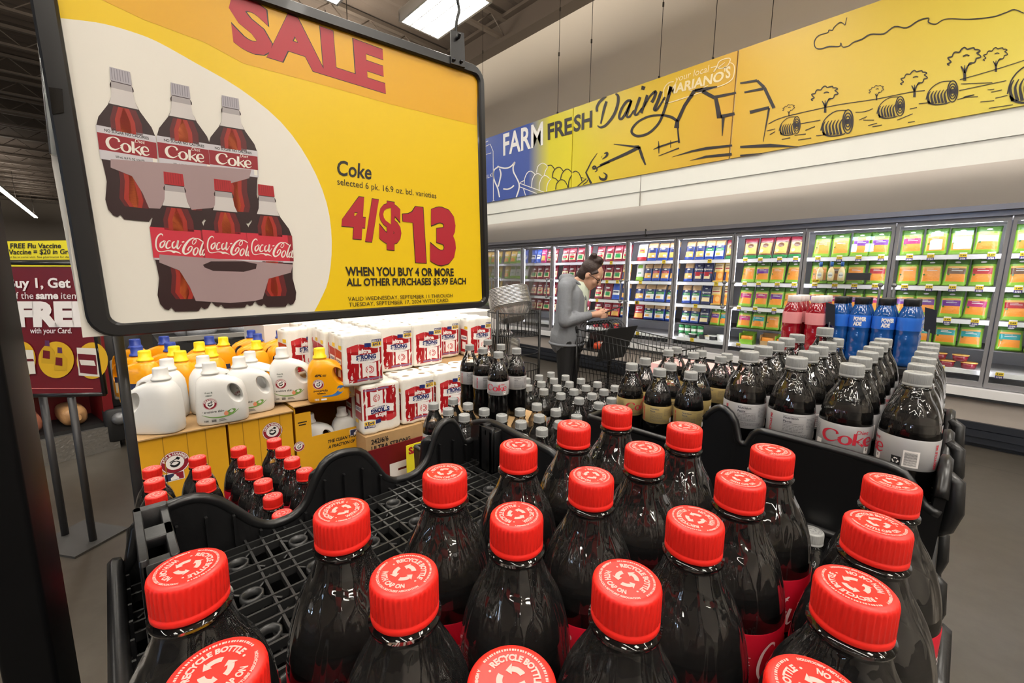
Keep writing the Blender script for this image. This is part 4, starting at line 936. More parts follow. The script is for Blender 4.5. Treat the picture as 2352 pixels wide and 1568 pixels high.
for cx, cy in ((108, 812), (137, 828)):
    mpoly('jug_picture', [(cx-13, cy+22), (cx+16, cy+24), (cx+18, cy-4), (cx+8, cy-16), (cx-6, cy-18), (cx-14, cy-6)], jy, .005, board); mpoly('jug_cap_picture', [(cx-5, cy-18), (cx+6, cy-17), (cx+5, cy-30), (cx-5, cy-31)], pur, .005, board); mpoly('jug_label_picture', [(cx-10, cy+10), (cx+6, cy+12), (cx+6, cy-6), (cx-9, cy-8)], mar, .006, board)
mpoly('tissue_picture', [(181, 862), (229, 865), (225, 800), (176, 798)], pwhite, .005, board); mpoly('tissue_label_picture', [(184, 856), (224, 860), (220, 815), (178, 812)], mar, .006, board); mpoly('tissue_flag_picture', [(186, 838), (220, 840), (216, 828), (182, 826)], pwhite, .007, board)
mpoly('pack_picture', [(40, 860), (82, 858), (76, 804), (36, 802)], pwhite, .005, board); mpoly('pack_label_picture', [(42, 830), (78, 829), (76, 824), (41, 824)], mar, .006, board)
# ================================================================ DETERGENT DISPLAY
jw = mat('jug_white', '#dddcd9', rough=.32, spec=.5); jo = mat('jug_orange', '#efa30e', rough=.3, spec=.5); cy = mat('cap_yellow', '#f4d712', rough=.35); cb_ = mat('cap_blue', '#27409c', rough=.35)
mred = mat('emblem_red', '#8e1a2c', rough=.45); leaf = mat('leaf_green', '#6f9a4c', rough=.5); peach = mat('drop_peach', '#d98a6b', rough=.5); pblue = mat('wave_blue', '#3f74b4', rough=.4); navy = mat('navy_print', '#2a3050', rough=.5); tgrn = mat('text_green', '#2f4a3a', rough=.5)
def selip(a, b, z, e=.62, n=32, cx=0.):
    out = []
    for i in range(n):
        t = 2*PI*i/n; c, s = math.cos(t), math.sin(t)
        out.append((cx+a*math.copysign(abs(c)**e, c), b*math.copysign(abs(s)**e, s), z))
    return out
def jug_mesh():
    """laundry jug 20 cm wide (x), 11 cm deep (y), spout left of centre, grip hole at right"""
    mb = MB(); R = []
    for z, a, b, cx in ((0, .088, .044, 0), (.004, .094, .050, 0), (.015, .098, .054, 0), (.06, .099, .055, 0), (.11, .097, .054, 0), (.15, .093, .053, -.001), (.175, .087, .051, -.004), (.193, .074, .047, -.012), (.206, .055, .041, -.022), (.214, .040, .035, -.030)):
        R.append(selip(a, b, z, .62 if z < .19 else .8, 40, cx))
    for z, r in ((.217, .031), (.222, .0295), (.228, .0295)): R.append(selip(r, r, z, 1, 40, -.034))
    mb.loft(R, True, True); o = mb.build('jug', jw)
    c = MB(); T = Matrix.Translation((.052, 0, .135)) @ Matrix.Rotation(D(-24), 4, 'Y')
    prof = [(1.75, -.075), (1.45, -.055), (1.1, -.035), (.85, -.018), (.8, 0), (.85, .018), (1.1, .035), (1.45, .055), (1.75, .075)]
    rings = []
    for k, y in prof:
        rings.append([T @ Vector((.0195*k*math.cos(t*PI/12), y, .040*(k*.6+.4)*math.sin(t*PI/12))) for t in range(24)])
    c.loft(rings, True, True); cut = c.build('cut', jw)
    mods(o, ('BOOLEAN', dict(operation='DIFFERENCE', object=cut, solver='EXACT')), ('BEVEL', dict(width=.0025, segments=2, limit_method='ANGLE', angle_limit=.6)))
    bpy.data.objects.remove(cut); me = o.data; bpy.data.objects.remove(o)
    return me
jug_me = {'w': jug_mesh()}; jug_me['o'] = jug_me['w'].copy(); jug_me['w'].materials.clear(); jug_me['w'].materials.append(jw); jug_me['o'].materials.clear(); jug_me['o'].materials.append(jo)
mb = MB(); mb.lathe([(.027, .222), (.034, .223), (.034, .229), (.031, .231), (.030, .236), (.0265, .238), (.0262, .268), (.0250, .272), (.0235, .274), (.018, .2735)], 40, (-.034, 0, 0), cap1=True, rip=lambda k, i, r, z: -.0004*(i % 2) if .237 < z < .27 else 0)
o = mb.build('cap', jw); jcap = {'w': o.data}; bpy.data.objects.remove(o)
for k, m in (('y', cy), ('b', cb_)): jcap[k] = jcap['w'].copy(); jcap[k].materials[0] = m
def jface(u, v, d=.0006):                                       # front face of the jug
    a = .098 if v < .15 else .098-(v-.15)*.25; b = .0545 if v < .15 else .0545-(v-.15)*.12
    y = -b*max(0., 1-abs(u/a)**3.2)**(.31)
    return Vector((u, y-d, v))
def emblem(mb, f, cx, cy_, r, i0=0):
    """round arm-and-mallet emblem; slots: i0 red, i0+1 white, i0+2 black"""
    def disc(R, d, m): mb.mi = i0+m; mb.poly([f(cx+R*math.cos(t*PI/12), cy_+R*math.sin(t*PI/12), d) for t in range(24)])
    disc(r, .0004, 0); disc(r*.97, .0005, 1); disc(r*.91, .0006, 0); disc(r*.62, .0007, 1); mb.mi = i0+1
    def arc(s, a0, a1, q, h, inv=False): put_text(mb, s, lambda u, v: f(cx+(q+(-h*v if inv else h*v))*r*math.cos(a0+(a1-a0)*u), cy_+(q+(-h*v if inv else h*v))*r*math.sin(a0+(a1-a0)*u), .0008), 1, 1, .03)
    arc('ARM & HAMMER', D(172), D(8), .67, .19)
    mb.mi = i0+2; g = lambda u, v: f(cx+u*r, cy_+v*r, .0009)
    stroke(mb, [(-.32, -.1, 1), (-.1, -.3, 1.6), (.15, -.25, 1.6), (.3, -.05, .9), (.1, .1, .7)], .12, g); stroke(mb, [(-.35, .1), (.25, .38)], .07, g, False); stroke(mb, [(.12, .42, 1), (.32, .25, 1)], .2, g, False); stroke(mb, [(-.3, -.05), (-.1, .12), (.05, .08)], .09, g)
def jug_print(o):
    mb = MB(); f = jface
    emblem(mb, f, -.045, .098, .026)
    if not o:
        mb.mi = 3; put_text(mb, 'free &', f, .028, .007, .01, 0, -.060, .145); put_text(mb, 'clear', f, .024, .007, .01, 0, -.058, .133)
        mb.mi = 2; put_text(mb, 'sensitive skin', f, .078, .0095, .02, 0, -.075, .0575); put_text(mb, '105', f, .014, .007, .03, 0, -.07, .018)
        for k in range(3): rect(mb, f, -.045+k*.0, .016+k*.004, -.028, .0185+k*.004, 2); rect(mb, f, -.018, .016+k*.004, .012-.004*k, .0175+k*.004, 2)
        mb.mi = 4; stroke(mb, [(-.078, .050, .3), (-.04, .036, .8), (.0, .034, 1), (.035, .043, .8), (.058, .060, .3)], .006, f); mb.poly([f(.022+.021*math.cos(t*PI/8)+.004, .052+.011*math.sin(t*PI/8)+.35*.021*math.cos(t*PI/8)) for t in range(16)])
        mb.mi = 5; mb.poly([f(.010+.0085*math.cos(t*PI/8)*(1 if t != 4 else .2), .047+.0095*math.sin(t*PI/8)*(1.5 if t == 4 else 1), .0008) for t in range(16)])
    else:
        mb.mi = 2; put_text(mb, '47%', f, .034, .011, .05, .15, -.060, .136); rect(mb, f, -.024, .142, -.006, .145, 2); rect(mb, f, -.024, .136, -.008, .139, 2)
        put_text(mb, 'powerfully', f, .066, .010, .03, 0, -.068, .060); put_text(mb, 'clean', f, .038, .010, .03, 0, -.052, .047)
        mb.mi = 1; put_text(mb, '105', f, .02, .009, .02, 0, -.065, .015); rect(mb, f, -.035, .015, -.01, .024, 3)
        mb.mi = 3; stroke(mb, [(-.03, .035, .2), (.02, .036, .7), (.05, .050, 1.6), (.066, .072, 1.4), (.050, .078, .8), (.042, .068, .2)], .014, f)
    mt = [mred, cwhite, cblack] + ([pblue] if o else [tgrn, leaf, peach])
    o_ = mb.build('front_print', mt, fix=False); return drop(o_)
jp = {'w': jug_print(False), 'o': jug_print(True)}
mb = MB(); mb.poly([jface(-.05, .03).lerp(Vector((-.05, .06, .03)), 0)]*1 and [Vector((x, .0558, z)) for x, z in ((-.055, .03), (.055, .03), (.055, .115), (-.055, .115))]); mb.mi = 1; mb.poly([Vector((x, .0561, z)) for x, z in ((-.055, .085), (.055, .085), (.055, .115), (-.055, .115))])
back_me = drop(mb.build('back_label', [mat('label_cream', '#e6ddc2', rough=.5), navy], fix=False))
def jug(label, body, cap, x, y, z, rz, group, sc=1.):
    t = thing('detergent_jug', label, 'jug', (x, y, z), rz, group); b = obj('jug_body', jug_me[body], t); obj('cap', jcap[cap], t); obj('front_print', jp[body], b)
    if body == 'o': obj('back_label', back_me, b)
    if sc != 1: t.scale = (sc,)*3
    return t
ybox = mat('carton_yellow', '#dda315', rough=.6, noise=.04, nscale=40); ybox2 = mat('carton_fold', '#a97a10', rough=.7); kraft = MATS['kraft']
CX, CZ = -2.2, .785
def onx(x, y, X=CX): p = atx(x, y, X); return p.y, p.z
# three display cartons side by side; brown cardboard trays lie on top
def mlb(mb, f, x, y, w, h):
    mb.mi = 1; mb.poly([f(x-.003, y-.003, .0006), f(x+w+.003, y-.003, .0006), f(x+w+.003, y+h+.003, .0006), f(x-.003, y+h+.003, .0006)]); mb.mi = 3; mb.poly([f(x, y, .0008), f(x+w*.62, y, .0008), f(x+w*.45, y+h, .0008), f(x, y+h, .0008)])
    mb.mi = 0; mb.poly([f(x+w*.62, y, .0008), f(x+w, y, .0008), f(x+w, y+h, .0008), f(x+w*.45, y+h, .0008)]); mb.mi = 1
    mb.poly([f(x+w*a, y+h*b, .001) for a, b in ((.30, .05), (.75, .05), (.72, .35), (.62, .55), (.60, .8), (.50, .85), (.47, .65), (.40, .5), (.30, .4))])
def carton(label, y0, y1, zt, open_=False, folds=(), emb=None, X=CX, depth=.60, mlbp=None):
    t = thing('display_carton', label, 'box', (X, (y0+y1)/2, 0), 0, 'yellow detergent cartons'); w = (y1-y0)/2
    m = MB(); m.box(-.006, -w, .02, 0, w, zt-(.17 if open_ else 0)); m.box(-depth, -w, .02, -.006, -w+.006, zt-.01); m.box(-depth, w-.006, .02, -.006, w, zt-.01); m.box(-depth, -w, .0, 0, w, .02); m.box(-depth, -w, .02, -depth+.006, w, zt-.01)
    if open_: m.box(-.006, -w, zt-.17, 0, -w+.075, zt-.035); m.box(-.006, w-.055, zt-.17, 0, w, zt-.015)
    m.build('carton', ybox, t)
    f = lambda u, v, d=.0006: Vector((d, u, v))
    for q in folds:
        a = q[0]-(y0+y1)/2; m = MB(); m.box(.0, a-.0015, .02, .0008, a+.0015, zt); m.build('fold_line', ybox2, t)
    m = MB()
    if emb: emblem(m, f, emb[0]-(y0+y1)/2, emb[1], emb[2])
    if mlbp: mlb(m, f, mlbp[0]-(y0+y1)/2, mlbp[1], .062, .030)
    if open_:
        m.mi = 2; put_text(m, 'THE CLEAN YOU NEED AT', f, .24, .016, .04, .2, -.06, zt-.225); put_text(m, 'A FRACTION OF THE COST', f, .24, .016, .04, .2, -.06, zt-.255); rect(m, f, -w+.012, zt-.085, -w+.055, zt-.079, 1); rect(m, f, -w+.016, zt-.098, -w+.05, zt-.092, 1)
    m.build('carton_print', [mred, cwhite, cblack, navy], t, fix=False)
    return t
e1 = onx(402, 1062); e2 = onx(626, 990); e3 = onx(687, 1025); m1 = onx(380, 1107); m2 = onx(805, 1000)
carton('yellow detergent carton at left with round red emblem and small blue white red badge', .022, .325, CZ-.005, folds=[(.105,), (.185,), (.25,)], emb=(e1[0], e1[1], .05), mlbp=(m1[0], m1[1]))
carton('yellow detergent carton in the middle with its emblem half behind a red cap', .335, .60, CZ-.005, folds=[(.39,), (.455,), (.545,)], emb=(e2[0], e2[1], .044))
OC = carton('open-front yellow detergent carton at right with two white jugs inside', .612, 1.035, CZ+.012, True, emb=(e3[0], e3[1], .026), mlbp=(m2[0], m2[1]))
for n, y0, y1, z, lb in ((0, -.005, .335, CZ, 'left'), (1, .34, .605, CZ, 'middle'), (2, .607, 1.05, CZ+.018, 'right')):
    t = thing('cardboard_tray', 'brown cardboard sheet under the jugs on the %s yellow carton' % lb, 'tray', (CX, (y0+y1)/2, z), 0, 'cardboard sheets on the cartons'); w = (y1-y0)/2
    m = MB(); m.box(-.62, -w, -.003, .012, w, .002); m.build('sheet', kraft, t); m = MB(); m.box(-.62, -w, .002, -.612, w, .07); m.build('back_flap', kraft, t)
    if n == 9: m = MB(); m.loft([[(-.62, -w, 0), (.012, -w, 0), (.03, -w-.035, -.06), (-.62, -w-.02, -.05)], [(-.62, -w, .003), (.012, -w, .003), (.032, -w-.037, -.058), (-.62, -w-.022, -.048)]], True, True, False); m.build('side_flap', kraft, t)
# jugs: pixel of the middle of the base, distance X, colour, turn
faceang = lambda p: math.atan2(p.y, p.x)+PI/2+PI               # front towards the lens
JG = [((385, 985), CZ, 'w', 'w', 2.5, 'white jug turned sideways at the front left corner of the cartons'), ((490, 966), CZ, 'w', 'w', 0, 'white jug with green leaf label at the front, second from left, grip dent at right'), ((592, 942), CZ, 'w', 'w', .1, 'white jug at the front between two white jugs, label half hidden'),
      ((664, 908), CZ+.02, 'w', 'w', -.05, 'white jug with clear grip hole beside the rightmost orange jug'), ((745, 906), CZ+.02, 'o', 'y', -.05, 'orange jug with yellow cap at the front right end of the cartons'),
      ((412, 945), CZ, 'w', 'w', 2.6, 'white jug behind the sideways jug at front left'), ((470, 925), CZ, 'w', 'w', .4, 'white jug whose cap rises behind the second white jug'), ((592, 910), CZ, 'w', 'w', -.2, 'white jug in the second row behind the half hidden label'),
      ((328, 930), CZ, 'o', 'y', 2.4, 'orange jug with yellow cap at the far left beside the black pole'), ((418, 912), CZ, 'o', 'y', 2.7, 'orange jug with yellow cap behind the left white jugs'), ((405, 893), CZ, 'o', 'y', 2.4, 'orange jug with yellow cap half hidden in the left middle row'), ((483, 890), CZ, 'o', 'y', 2.9, 'orange jug with yellow cap behind the second white cap'),
      ((505, 880), CZ, 'o', 'y', 3.1, 'orange jug with yellow cap and dark back label in the middle'), ((588, 868), CZ, 'o', 'y', 3.3, 'orange jug with yellow cap behind the middle white jugs'),
      ((517, 866), CZ, 'o', 'y', 3.2, 'orange jug with yellow cap and a purple white back label'), ((665, 858), CZ+.02, 'o', 'y', 3.5, 'orange jug with yellow cap at the back right beside the tissue packs'),
      ((312, 905), CZ, 'o', 'b', 2.3, 'orange jug with blue cap at far left back, nearer one'), ((312, 892), CZ, 'o', 'b', 2.4, 'orange jug with blue cap at far left back, farther one'), ((392, 885), CZ, 'o', 'b', 2.5, 'orange jug with blue cap in the left back row, nearer one'), ((380, 876), CZ, 'o', 'b', 2.5, 'orange jug with blue cap in the left back row, farther one'),
      ((480, 862), CZ, 'o', 'b', 3., 'orange jug with blue cap at the middle of the back row'), ((592, 852), CZ, 'o', 'b', 3.2, 'orange jug with blue cap right of middle back row, nearer one'), ((580, 846), CZ, 'o', 'b', 3.2, 'orange jug with blue cap right of middle back row, farther one'), ((648, 838), CZ+.02, 'o', 'b', 3.4, 'orange jug with blue cap at the right end of the back row')]
capx = {}
HJ = .274
JC = [(367, 845, CZ), (480, 833, CZ), (548, 820, CZ), (646, 799, CZ+.02), (733, 800, CZ+.02), (382, 825, CZ), (465, 818, CZ), (573, 808, CZ), (331, 806, CZ), (413, 807, CZ), (399, 796, CZ), (484, 798, CZ), (457, 786, CZ), (588, 783, CZ), (512, 775, CZ), (661, 764, CZ+.02), (313, 796, CZ), (310, 788, CZ), (390, 787, CZ), (377, 781, CZ), (480, 773, CZ), (591, 767, CZ), (577, 766, CZ), (644, 759, CZ+.02)]
lastp = []
for (q, z, b, c, a, lb), (cxp, cyp, z2) in zip(JG, JC):
    p = atz(cxp, cyp, z2+HJ)
    X_ = p.x; Y_ = p.y
    if 'farther one' in lb: X_ *= 1.055; Y_ *= 1.055
    rz = math.atan2(Y_, X_)+PI/2+PI+a if True else 0
    rz = math.atan2(Y_, X_)-PI/2+PI+a-PI
    ox = -.034*math.cos(rz), -.034*math.sin(rz)
    jug(lb, b, c, X_-ox[0], Y_-ox[1], z2+.003, rz+0, 'detergent jugs')
for y, b, c in ((.735, 'w', 'white jug inside the open carton, left one with grip hole'), (.905, 'w', 'white jug inside the open carton, right one with its grip at the edge')):
    jug(c, 'w', 'w', CX-.075, y, CZ-.21-.10, PI/2-.12, 'jugs inside the open carton', .92)
MB().box(-.55, -.2, .02, -.008, .2, CZ-.313).build('inner_deck', kraft, OC)
# ================================================================ TISSUE PACKS
tw_ = mat('tissue_white', '#efebe2', rough=.55, bump=.15, nscale=90); tred = mat('tissue_red', '#a8141c', rough=.28, spec=.5); tred2 = mat('tissue_red_light', '#c8343a', rough=.28); tnavy = mat('tissue_navy', '#23306e', rough=.4); tyel = mat('tissue_yellow', '#f0c62a', rough=.4); tgrey = mat('tissue_grey', '#d9d4d6', rough=.5); tlil = mat('tissue_lilac', '#8a6a8e', rough=.5)
PW, PD, PH = .213, .115, .272
def bulge(u, r=.0575, flat=.049):
    c = -.0535 if u < 0 else .0535; q = r*r-(u-c)**2
    return max(math.sqrt(q) if q > 0 else 0, flat)
def pack_body():
    mb = MB(); n = 17; us = [-PW/2+PW*k/(n-1) for k in range(n)]; ring = lambda z, e: [((u*(1-e*.3)), -bulge(u)+e*.012, z) for u in us]+[((u*(1-e*.3)), bulge(u)-e*.012, z) for u in us[::-1]]
    zs = [(0, .8), (.006, .2), (.012, 0)]+[(PH*k/12, 0) for k in range(1, 12)]+[(PH-.010, 0), (PH-.003, .2), (PH, .8)]
    R = [ring(z, e) for z, e in zs]; rnd = random.Random(5)
    R = [[(x+rnd.uniform(-.0012, .0012), y+rnd.uniform(-.0012, .0012), z) for x, y, z in r] for r in R]
    mb.loft(R, True, True); return drop(mb.build('film_pack', tw_))
pk_me = pack_body()
mb = MB()
for c in (-.0535, .0535): mb.lathe([(.021, PH-.004), (.021, PH+.0025), (.026, PH+.004), (.048, PH+.003), (.052, PH-.002)], 24, (c, 0, 0))
roll_me = drop(mb.build('roll_tops', mat('tissue_paper', '#f3efe6', rough=.9)))
mb = MB()
for c in (-.0535, .0535): mb.poly([(c+.021*math.cos(t*PI/12), .021*math.sin(t*PI/12), PH+.0005) for t in range(24)])
core_me = drop(mb.build('roll_cores', mat('core_brown', '#8d7658', rough=.9), fix=False))
pf = lambda u, v, d=.001: Vector((u, -bulge(u)-d, v))
def pgrid(mb, m, pts_u, vlo, vhi, d):
    mb.mi = m; n = len(pts_u)
    for a, b in zip(pts_u, pts_u[1:]): mb.poly([pf(a, vlo(a), d), pf(b, vlo(b), d), pf(b, vhi(b), d), pf(a, vhi(a), d)])
def lin_(a, b, n): return [a+(b-a)*k/n for k in range(n+1)]
mb = MB(); top = lambda u: .205+.012*math.cos((u+.03)*30)+(.0 if u < .02 else -.004)
pgrid(mb, 0, lin_(-.086, .101, 24), lambda u: .020, top, .0008); pgrid(mb, 1, lin_(-.086, -.015, 9), lambda u: .180, lambda u: top(u), .0011)
pgrid(mb, 2, lin_(-.066, .092, 16), lambda u: .118-.010*math.cos((u-.013)*19)+.006, lambda u: .160+.007*((u-.013)/.08)**2, .0013)
pgrid(mb, 2, lin_(-.008, .066, 8), lambda u: .040+.004*math.sin(u*60), lambda u: .114, .0012)
mb.mi = 1
for r0, r1 in ((.021, .017), (.013, .009)):
    for t in range(20):
        q = lambda r, a: pf(.030+r*math.cos(a), .078+r*math.sin(a), .0016); a, b = t*PI/10, (t+1)*PI/10; mb.poly([q(r0, a), q(r0, b), q(r1, b), q(r1, a)])
mb.mi = 2; put_text(mb, 'ultra', lambda u, v: pf(u, v, .0018), .066, .022, .05, 0, -.025, .168); put_text(mb, '6', lambda u, v: pf(u, v, .0018), .012, .020, .04, 0, -.074, .040); put_text(mb, 'ROLLS', lambda u, v: pf(u, v, .0018), .02, .005, .02, 0, -.078, .028)
mb.mi = 3; put_text(mb, 'STRONG', lambda u, v: pf(u, v, .0018), .108, .022, .06, 0, -.042, .1365); put_text(mb, 'PREMIUM BATH TISSUE', lambda u, v: pf(u, v, .0018), .086, .006, .03, 0, -.030, .127)
pgrid(mb, 3, lin_(.008, .040, 5), lambda u: .198, lambda u: .219, .0015); pgrid(mb, 3, lin_(.045, .101, 6), lambda u: .219, lambda u: .236, .0015); pgrid(mb, 4, lin_(.045, .101, 6), lambda u: .200, lambda u: .221, .0016)
mb.mi = 2; put_text(mb, 'MEGA ROLL', lambda u, v: pf(u, v, .0018), .05, .009, .03, 0, .048, .2235); mb.mi = 3; put_text(mb, '6=24', lambda u, v: pf(u, v, .0019), .046, .014, .04, 0, .050, .2035)
pgrid(mb, 5, lin_(-.040, .098, 12), lambda u: .024, lambda u: .034, .0011)
tprint_me = drop(mb.build('front_print', [tred, tred2, cwhite, tnavy, tyel, tlil], fix=False))
mb = MB(); sf = lambda s: (lambda u, v, d=.0012: Vector((s*(PW/2+.001+d), u*s, v)))
for s in (1,):
    f = sf(s); mb.mi = 0; mb.poly([f(-.040, .03), f(.040, .03), f(.040, .185), f(-.040, .195)]); mb.mi = 2; mb.poly([f(-.032, .118, .0018), f(.032, .118, .0018), f(.034, .145, .0018), f(-.034, .15, .0018)]); mb.poly([f(-.02, .05, .0018), f(.02, .05, .0018), f(.02, .10, .0018), f(-.02, .105, .0018)])
    mb.mi = 4; mb.poly([f(.005, .195, .0015), f(.040, .195, .0015), f(.040, .215, .0015), f(.005, .215, .0015)]); mb.mi = 3; put_text(mb, 'STRONG', lambda u, v: f(u, v, .0022), .056, .013, .04, 0, -.028, .125)
tside_me = drop(mb.build('side_print', [tred, tred2, cwhite, tnavy, tyel], fix=False))
def tissue(label, x, y, z, rz, flip=False):
    t = thing('tissue_pack', label, 'tissue pack', (x, y, z), rz, 'bath tissue packs'); b = obj('film_pack', pk_me, t); obj('roll_tops', roll_me, t); obj('roll_cores', core_me, t); obj('front_print', tprint_me, b); obj('side_print', tside_me, b); o = obj('side_print', tside_me, b); o.rotation_euler = (0, 0, PI)
    if flip: t.rotation_euler = (0, PI, rz); t.location.z = z+PH
    return t
R9 = PI/2                                                        # fronts look along +X
zU, zM = .600, .878
TX = -2.155
low = [(1.025, 'lying upside down on the brown carton', True), (1.255, 'upright in the lower row, second from left', False), (1.49, 'in the lower row behind the tall diet bottles', False), (1.72, 'at the right end of the lower row', False)]
for y, l, fl in low: tissue('red and white bath tissue pack, '+l, TX, y, zU, R9, fl)
for y in (1.025, 1.25, 1.475, 1.70): tissue('white bath tissue pack of the lower row mostly hidden behind the front packs', TX-.125, y, zU, R9)
ups = []
cols = [(.94, -2.155, 'leftmost'), (1.235, -2.35, 'second from left'), (1.46, -2.36, 'third from left'), (1.70, -2.50, 'fourth from left'), (1.94, -2.42, 'fifth from left')]
for ci, (y, x0, l) in enumerate(cols):
    for r in range(6 if ci else 7):
        x = x0-.125*r; 
        if x < -3.05: continue
        tissue('bath tissue pack of the upper layer, %s file, %s' % (l, 'at the front' if r == 0 else ORD[r]+' from the front'), x, y+(.01 if r % 2 else -.006), zM, R9)
tissue('bath tissue pack half hidden behind the rightmost orange jug', -2.66, .80, zM-.01, R9+.25)
tb = thing('tissue_pallet', 'low brown board under the rear tissue packs of the upper layer', 'pallet', (-2.7, 1.43, 0)); MB().box(-.40, -.36, .0, .40, .63, zM-.006).build('block', kraft, tb); MB().box(-.44, -.75, zM-.012, -.13, -.36, zM-.010).build('deck', kraft, tb)
def bigbox(label, y0, y1, txt):
    t = thing('brown_carton', label, 'box', (-2.08, (y0+y1)/2, 0), 0, 'brown tissue cartons'); w = (y1-y0)/2
    m = MB(); m.box(-.20, -w, 0, 0, w, zU-.003); m.build('carton', kraft, t); f = lambda u, v: Vector((.001, u, v)); m = MB()
    if txt:
        put_text(m, '242/6/6', f, .10, .026, .03, 0, -w+.03, zU-.05); put_text(m, 'ULTRA STRONG', f, .235, .026, .03, 0, -w+.03, zU-.088)
        for b in range(24): rect(m, f, -w+.035+b*.0062, zU-.155, -w+.035+b*.0062+(.002 if b % 3 else .0035), zU-.115, 1)
        for q in ((-w+.03, zU-.162, .16, .05),): 
            for a, b, c, d in ((0, 0, 1, .03), (0, .97, 1, 1), (0, 0, .012, 1), (.988, 0, 1, 1)): rect(m, f, q[0]+a*q[2], q[1]+b*q[3], q[0]+c*q[2], q[1]+d*q[3], 1)
        rect(m, f, w-.10, zU-.085, w-.03, zU-.08, 1); rect(m, f, w-.10, zU-.14, w-.03, zU-.135, 1); rect(m, f, w-.10, zU-.14, w-.097, zU-.08, 1); rect(m, f, w-.033, zU-.14, w-.03, zU-.08, 1)
    else: put_text(m, '242/6/6', f, .10, .026, .03, 0, -w+.03, zU-.05)
    m.build('carton_print', cblack, t, fix=False)
bigbox('brown carton with printed black lettering and barcode under the red tissue packs', .915, 1.262, True); bigbox('brown carton without barcode, right of the printed one, behind the bottles', 1.268, 1.85, False)
# small maroon sign and yellow card leaning on the carton
t = thing('maroon_sign', 'maroon sign leaning on the brown carton with part of a white letter', 'sign', (-2.04, 1.10, .0)); g = lambda q: aty(0, 0, 1) and atx(q[0], q[1], -2.04)-t.location
P = [atx(*q, -2.04)-t.location for q in ((800, 1130), (1010, 1090), (990, 1006), (845, 1037))]
z0 = .02; m = MB(); m.loft([[Vector((-.006, P[0].y, z0)), Vector((-.006, P[2].y, z0)), Vector((-.006, P[2].y, P[3].z)), Vector((-.006, P[0].y, P[3].z))], [Vector((0, P[0].y, z0)), Vector((0, P[2].y, z0)), Vector((0, P[2].y, P[3].z)), Vector((0, P[0].y, P[3].z))]], True, True, False); m.build('board', mar, t)
a, b, c = [atx(*q, -2.037)-t.location for q in ((897, 1120), (938, 1110), (897, 1070))]; b.z = a.z; m = MB(); put_text(m, 'F', aff(a, b, Vector((a.x, a.y, c.z))), 1, 1, .06); m.build('lettering', cwhite, t, fix=False)
t = thing('yellow_card', 'yellow card with red lettering standing behind the wavy rail by the maroon sign', 'sign', (-1.95, 1.13, 0)); P = [atx(*q, -1.95)-t.location for q in ((935, 1085), (985, 1062), (974, 1012), (925, 1030))]
y0, y1, zt = P[0].y, P[2].y+.03, P[2].z; m = MB(); m.box(-.004, y0, 0.0, 0, y1, zt); m.build('card', yb, t)
m = MB(); put_text(m, 'SALE', lambda u, v: Vector((.001, u, v)), (y1-y0)*.8, .035, .05, 0, y0+.012, zt-.05); m.build('lettering', pred, t, fix=False)
# ================================================================ CHEESE IN THE CASE
cm = {k: mat('pouch_'+k, c, rough=.2, spec=.6, bump=.5, nscale=28) for k, c in dict(green='#86b63c', dgreen='#47702a', navy='#2a315e', blue='#2a49a0', cream='#efd9a8', orange='#e58f35', lorange='#eab25e', purple='#6f2f8f', magenta='#b52b6c', teal='#2f9a9a', red='#b02430', maroon='#841f2f', brown='#6b4a33', yellow='#e9bd55', white='#ecebe6', kgreen='#2f8a4a', tan='#cfa878', sky='#3a5fc0', black='#232022').items()}
def pouch(w, h, rows, seed):
    """pillow pouch; rows = list of (v0, v1, u0, u1, material) painted over the film"""
    names = [rows[0]]+[r[4] for r in rows[1:]]; mats_ = []; idx = {}
    for nme in names:
        if nme not in idx: idx[nme] = len(mats_); mats_.append(cm[nme])
    rd = random.Random(seed); mb = MB(); nu, nv = 10, 14
    def thick(u, v): return .024*(max(0, 1-(2*u-1)**2))**.5*(max(0, 1-(2*v-1)**4))**.6+rd.uniform(-.0012, .0012)
    F = [[mb.bm.verts.new(((u/nu-.5)*w*(1-.05*math.sin(v/nv*PI)), -thick(u/nu, v/nv), v/nv*h)) for u in range(nu+1)] for v in range(nv+1)]
    B = [[F[v][u] if u in (0, nu) or v in (0, nv) else mb.bm.verts.new(((u/nu-.5)*w, thick(u/nu, v/nv)*.8, v/nv*h)) for u in range(nu+1)] for v in range(nv+1)]
    for v in range(nv):
        for u in range(nu):
            cu, cv_ = (u+.5)/nu, (v+.5)/nv; mb.mi = 0
            for r in rows[1:]:
                if r[0] <= cv_ < r[1] and r[2] <= cu < r[3]: mb.mi = idx[r[4]]
            mb.face([F[v][u], F[v][u+1], F[v+1][u+1], F[v+1][u]], True); mb.mi = 0; mb.face([B[v][u], B[v+1][u], B[v+1][u+1], B[v][u+1]], True)
    return drop(mb.build('cheese_pouch', mats_))
def mark(w, h, items):
    mb = MB(); mats_ = []
    for it in items:
        if cm[it[1]] not in mats_: mats_.append(cm[it[1]])
        mb.mi = mats_.index(cm[it[1]])
        f = lambda u, v: Vector(((u-.5)*w, -.0265*(max(.02, 1-(2*u-1)**2))**.5*(max(.02, 1-(2*v-1)**4))**.6-.0012, v*h))
        if it[0] == 'o':
            _, m, cu, cv_, ru, rv = it; mb.poly([f(cu+ru*math.cos(t*PI/8), cv_+rv*math.sin(t*PI/8)) for t in range(16)])
        elif it[0] == 't': _, m, s, u, v, tw, th = it; put_text(mb, s, f, tw, th, .03, .2, u, v)
        else:
            _, m, u0, v0, u1, v1 = it; 
            for k in range(4): a, b = u0+(u1-u0)*k/4, u0+(u1-u0)*(k+1)/4; mb.poly([f(a, v0), f(b, v0), f(b, v1), f(a, v1)])
    return drop(mb.build('pouch_print', mats_, fix=False))
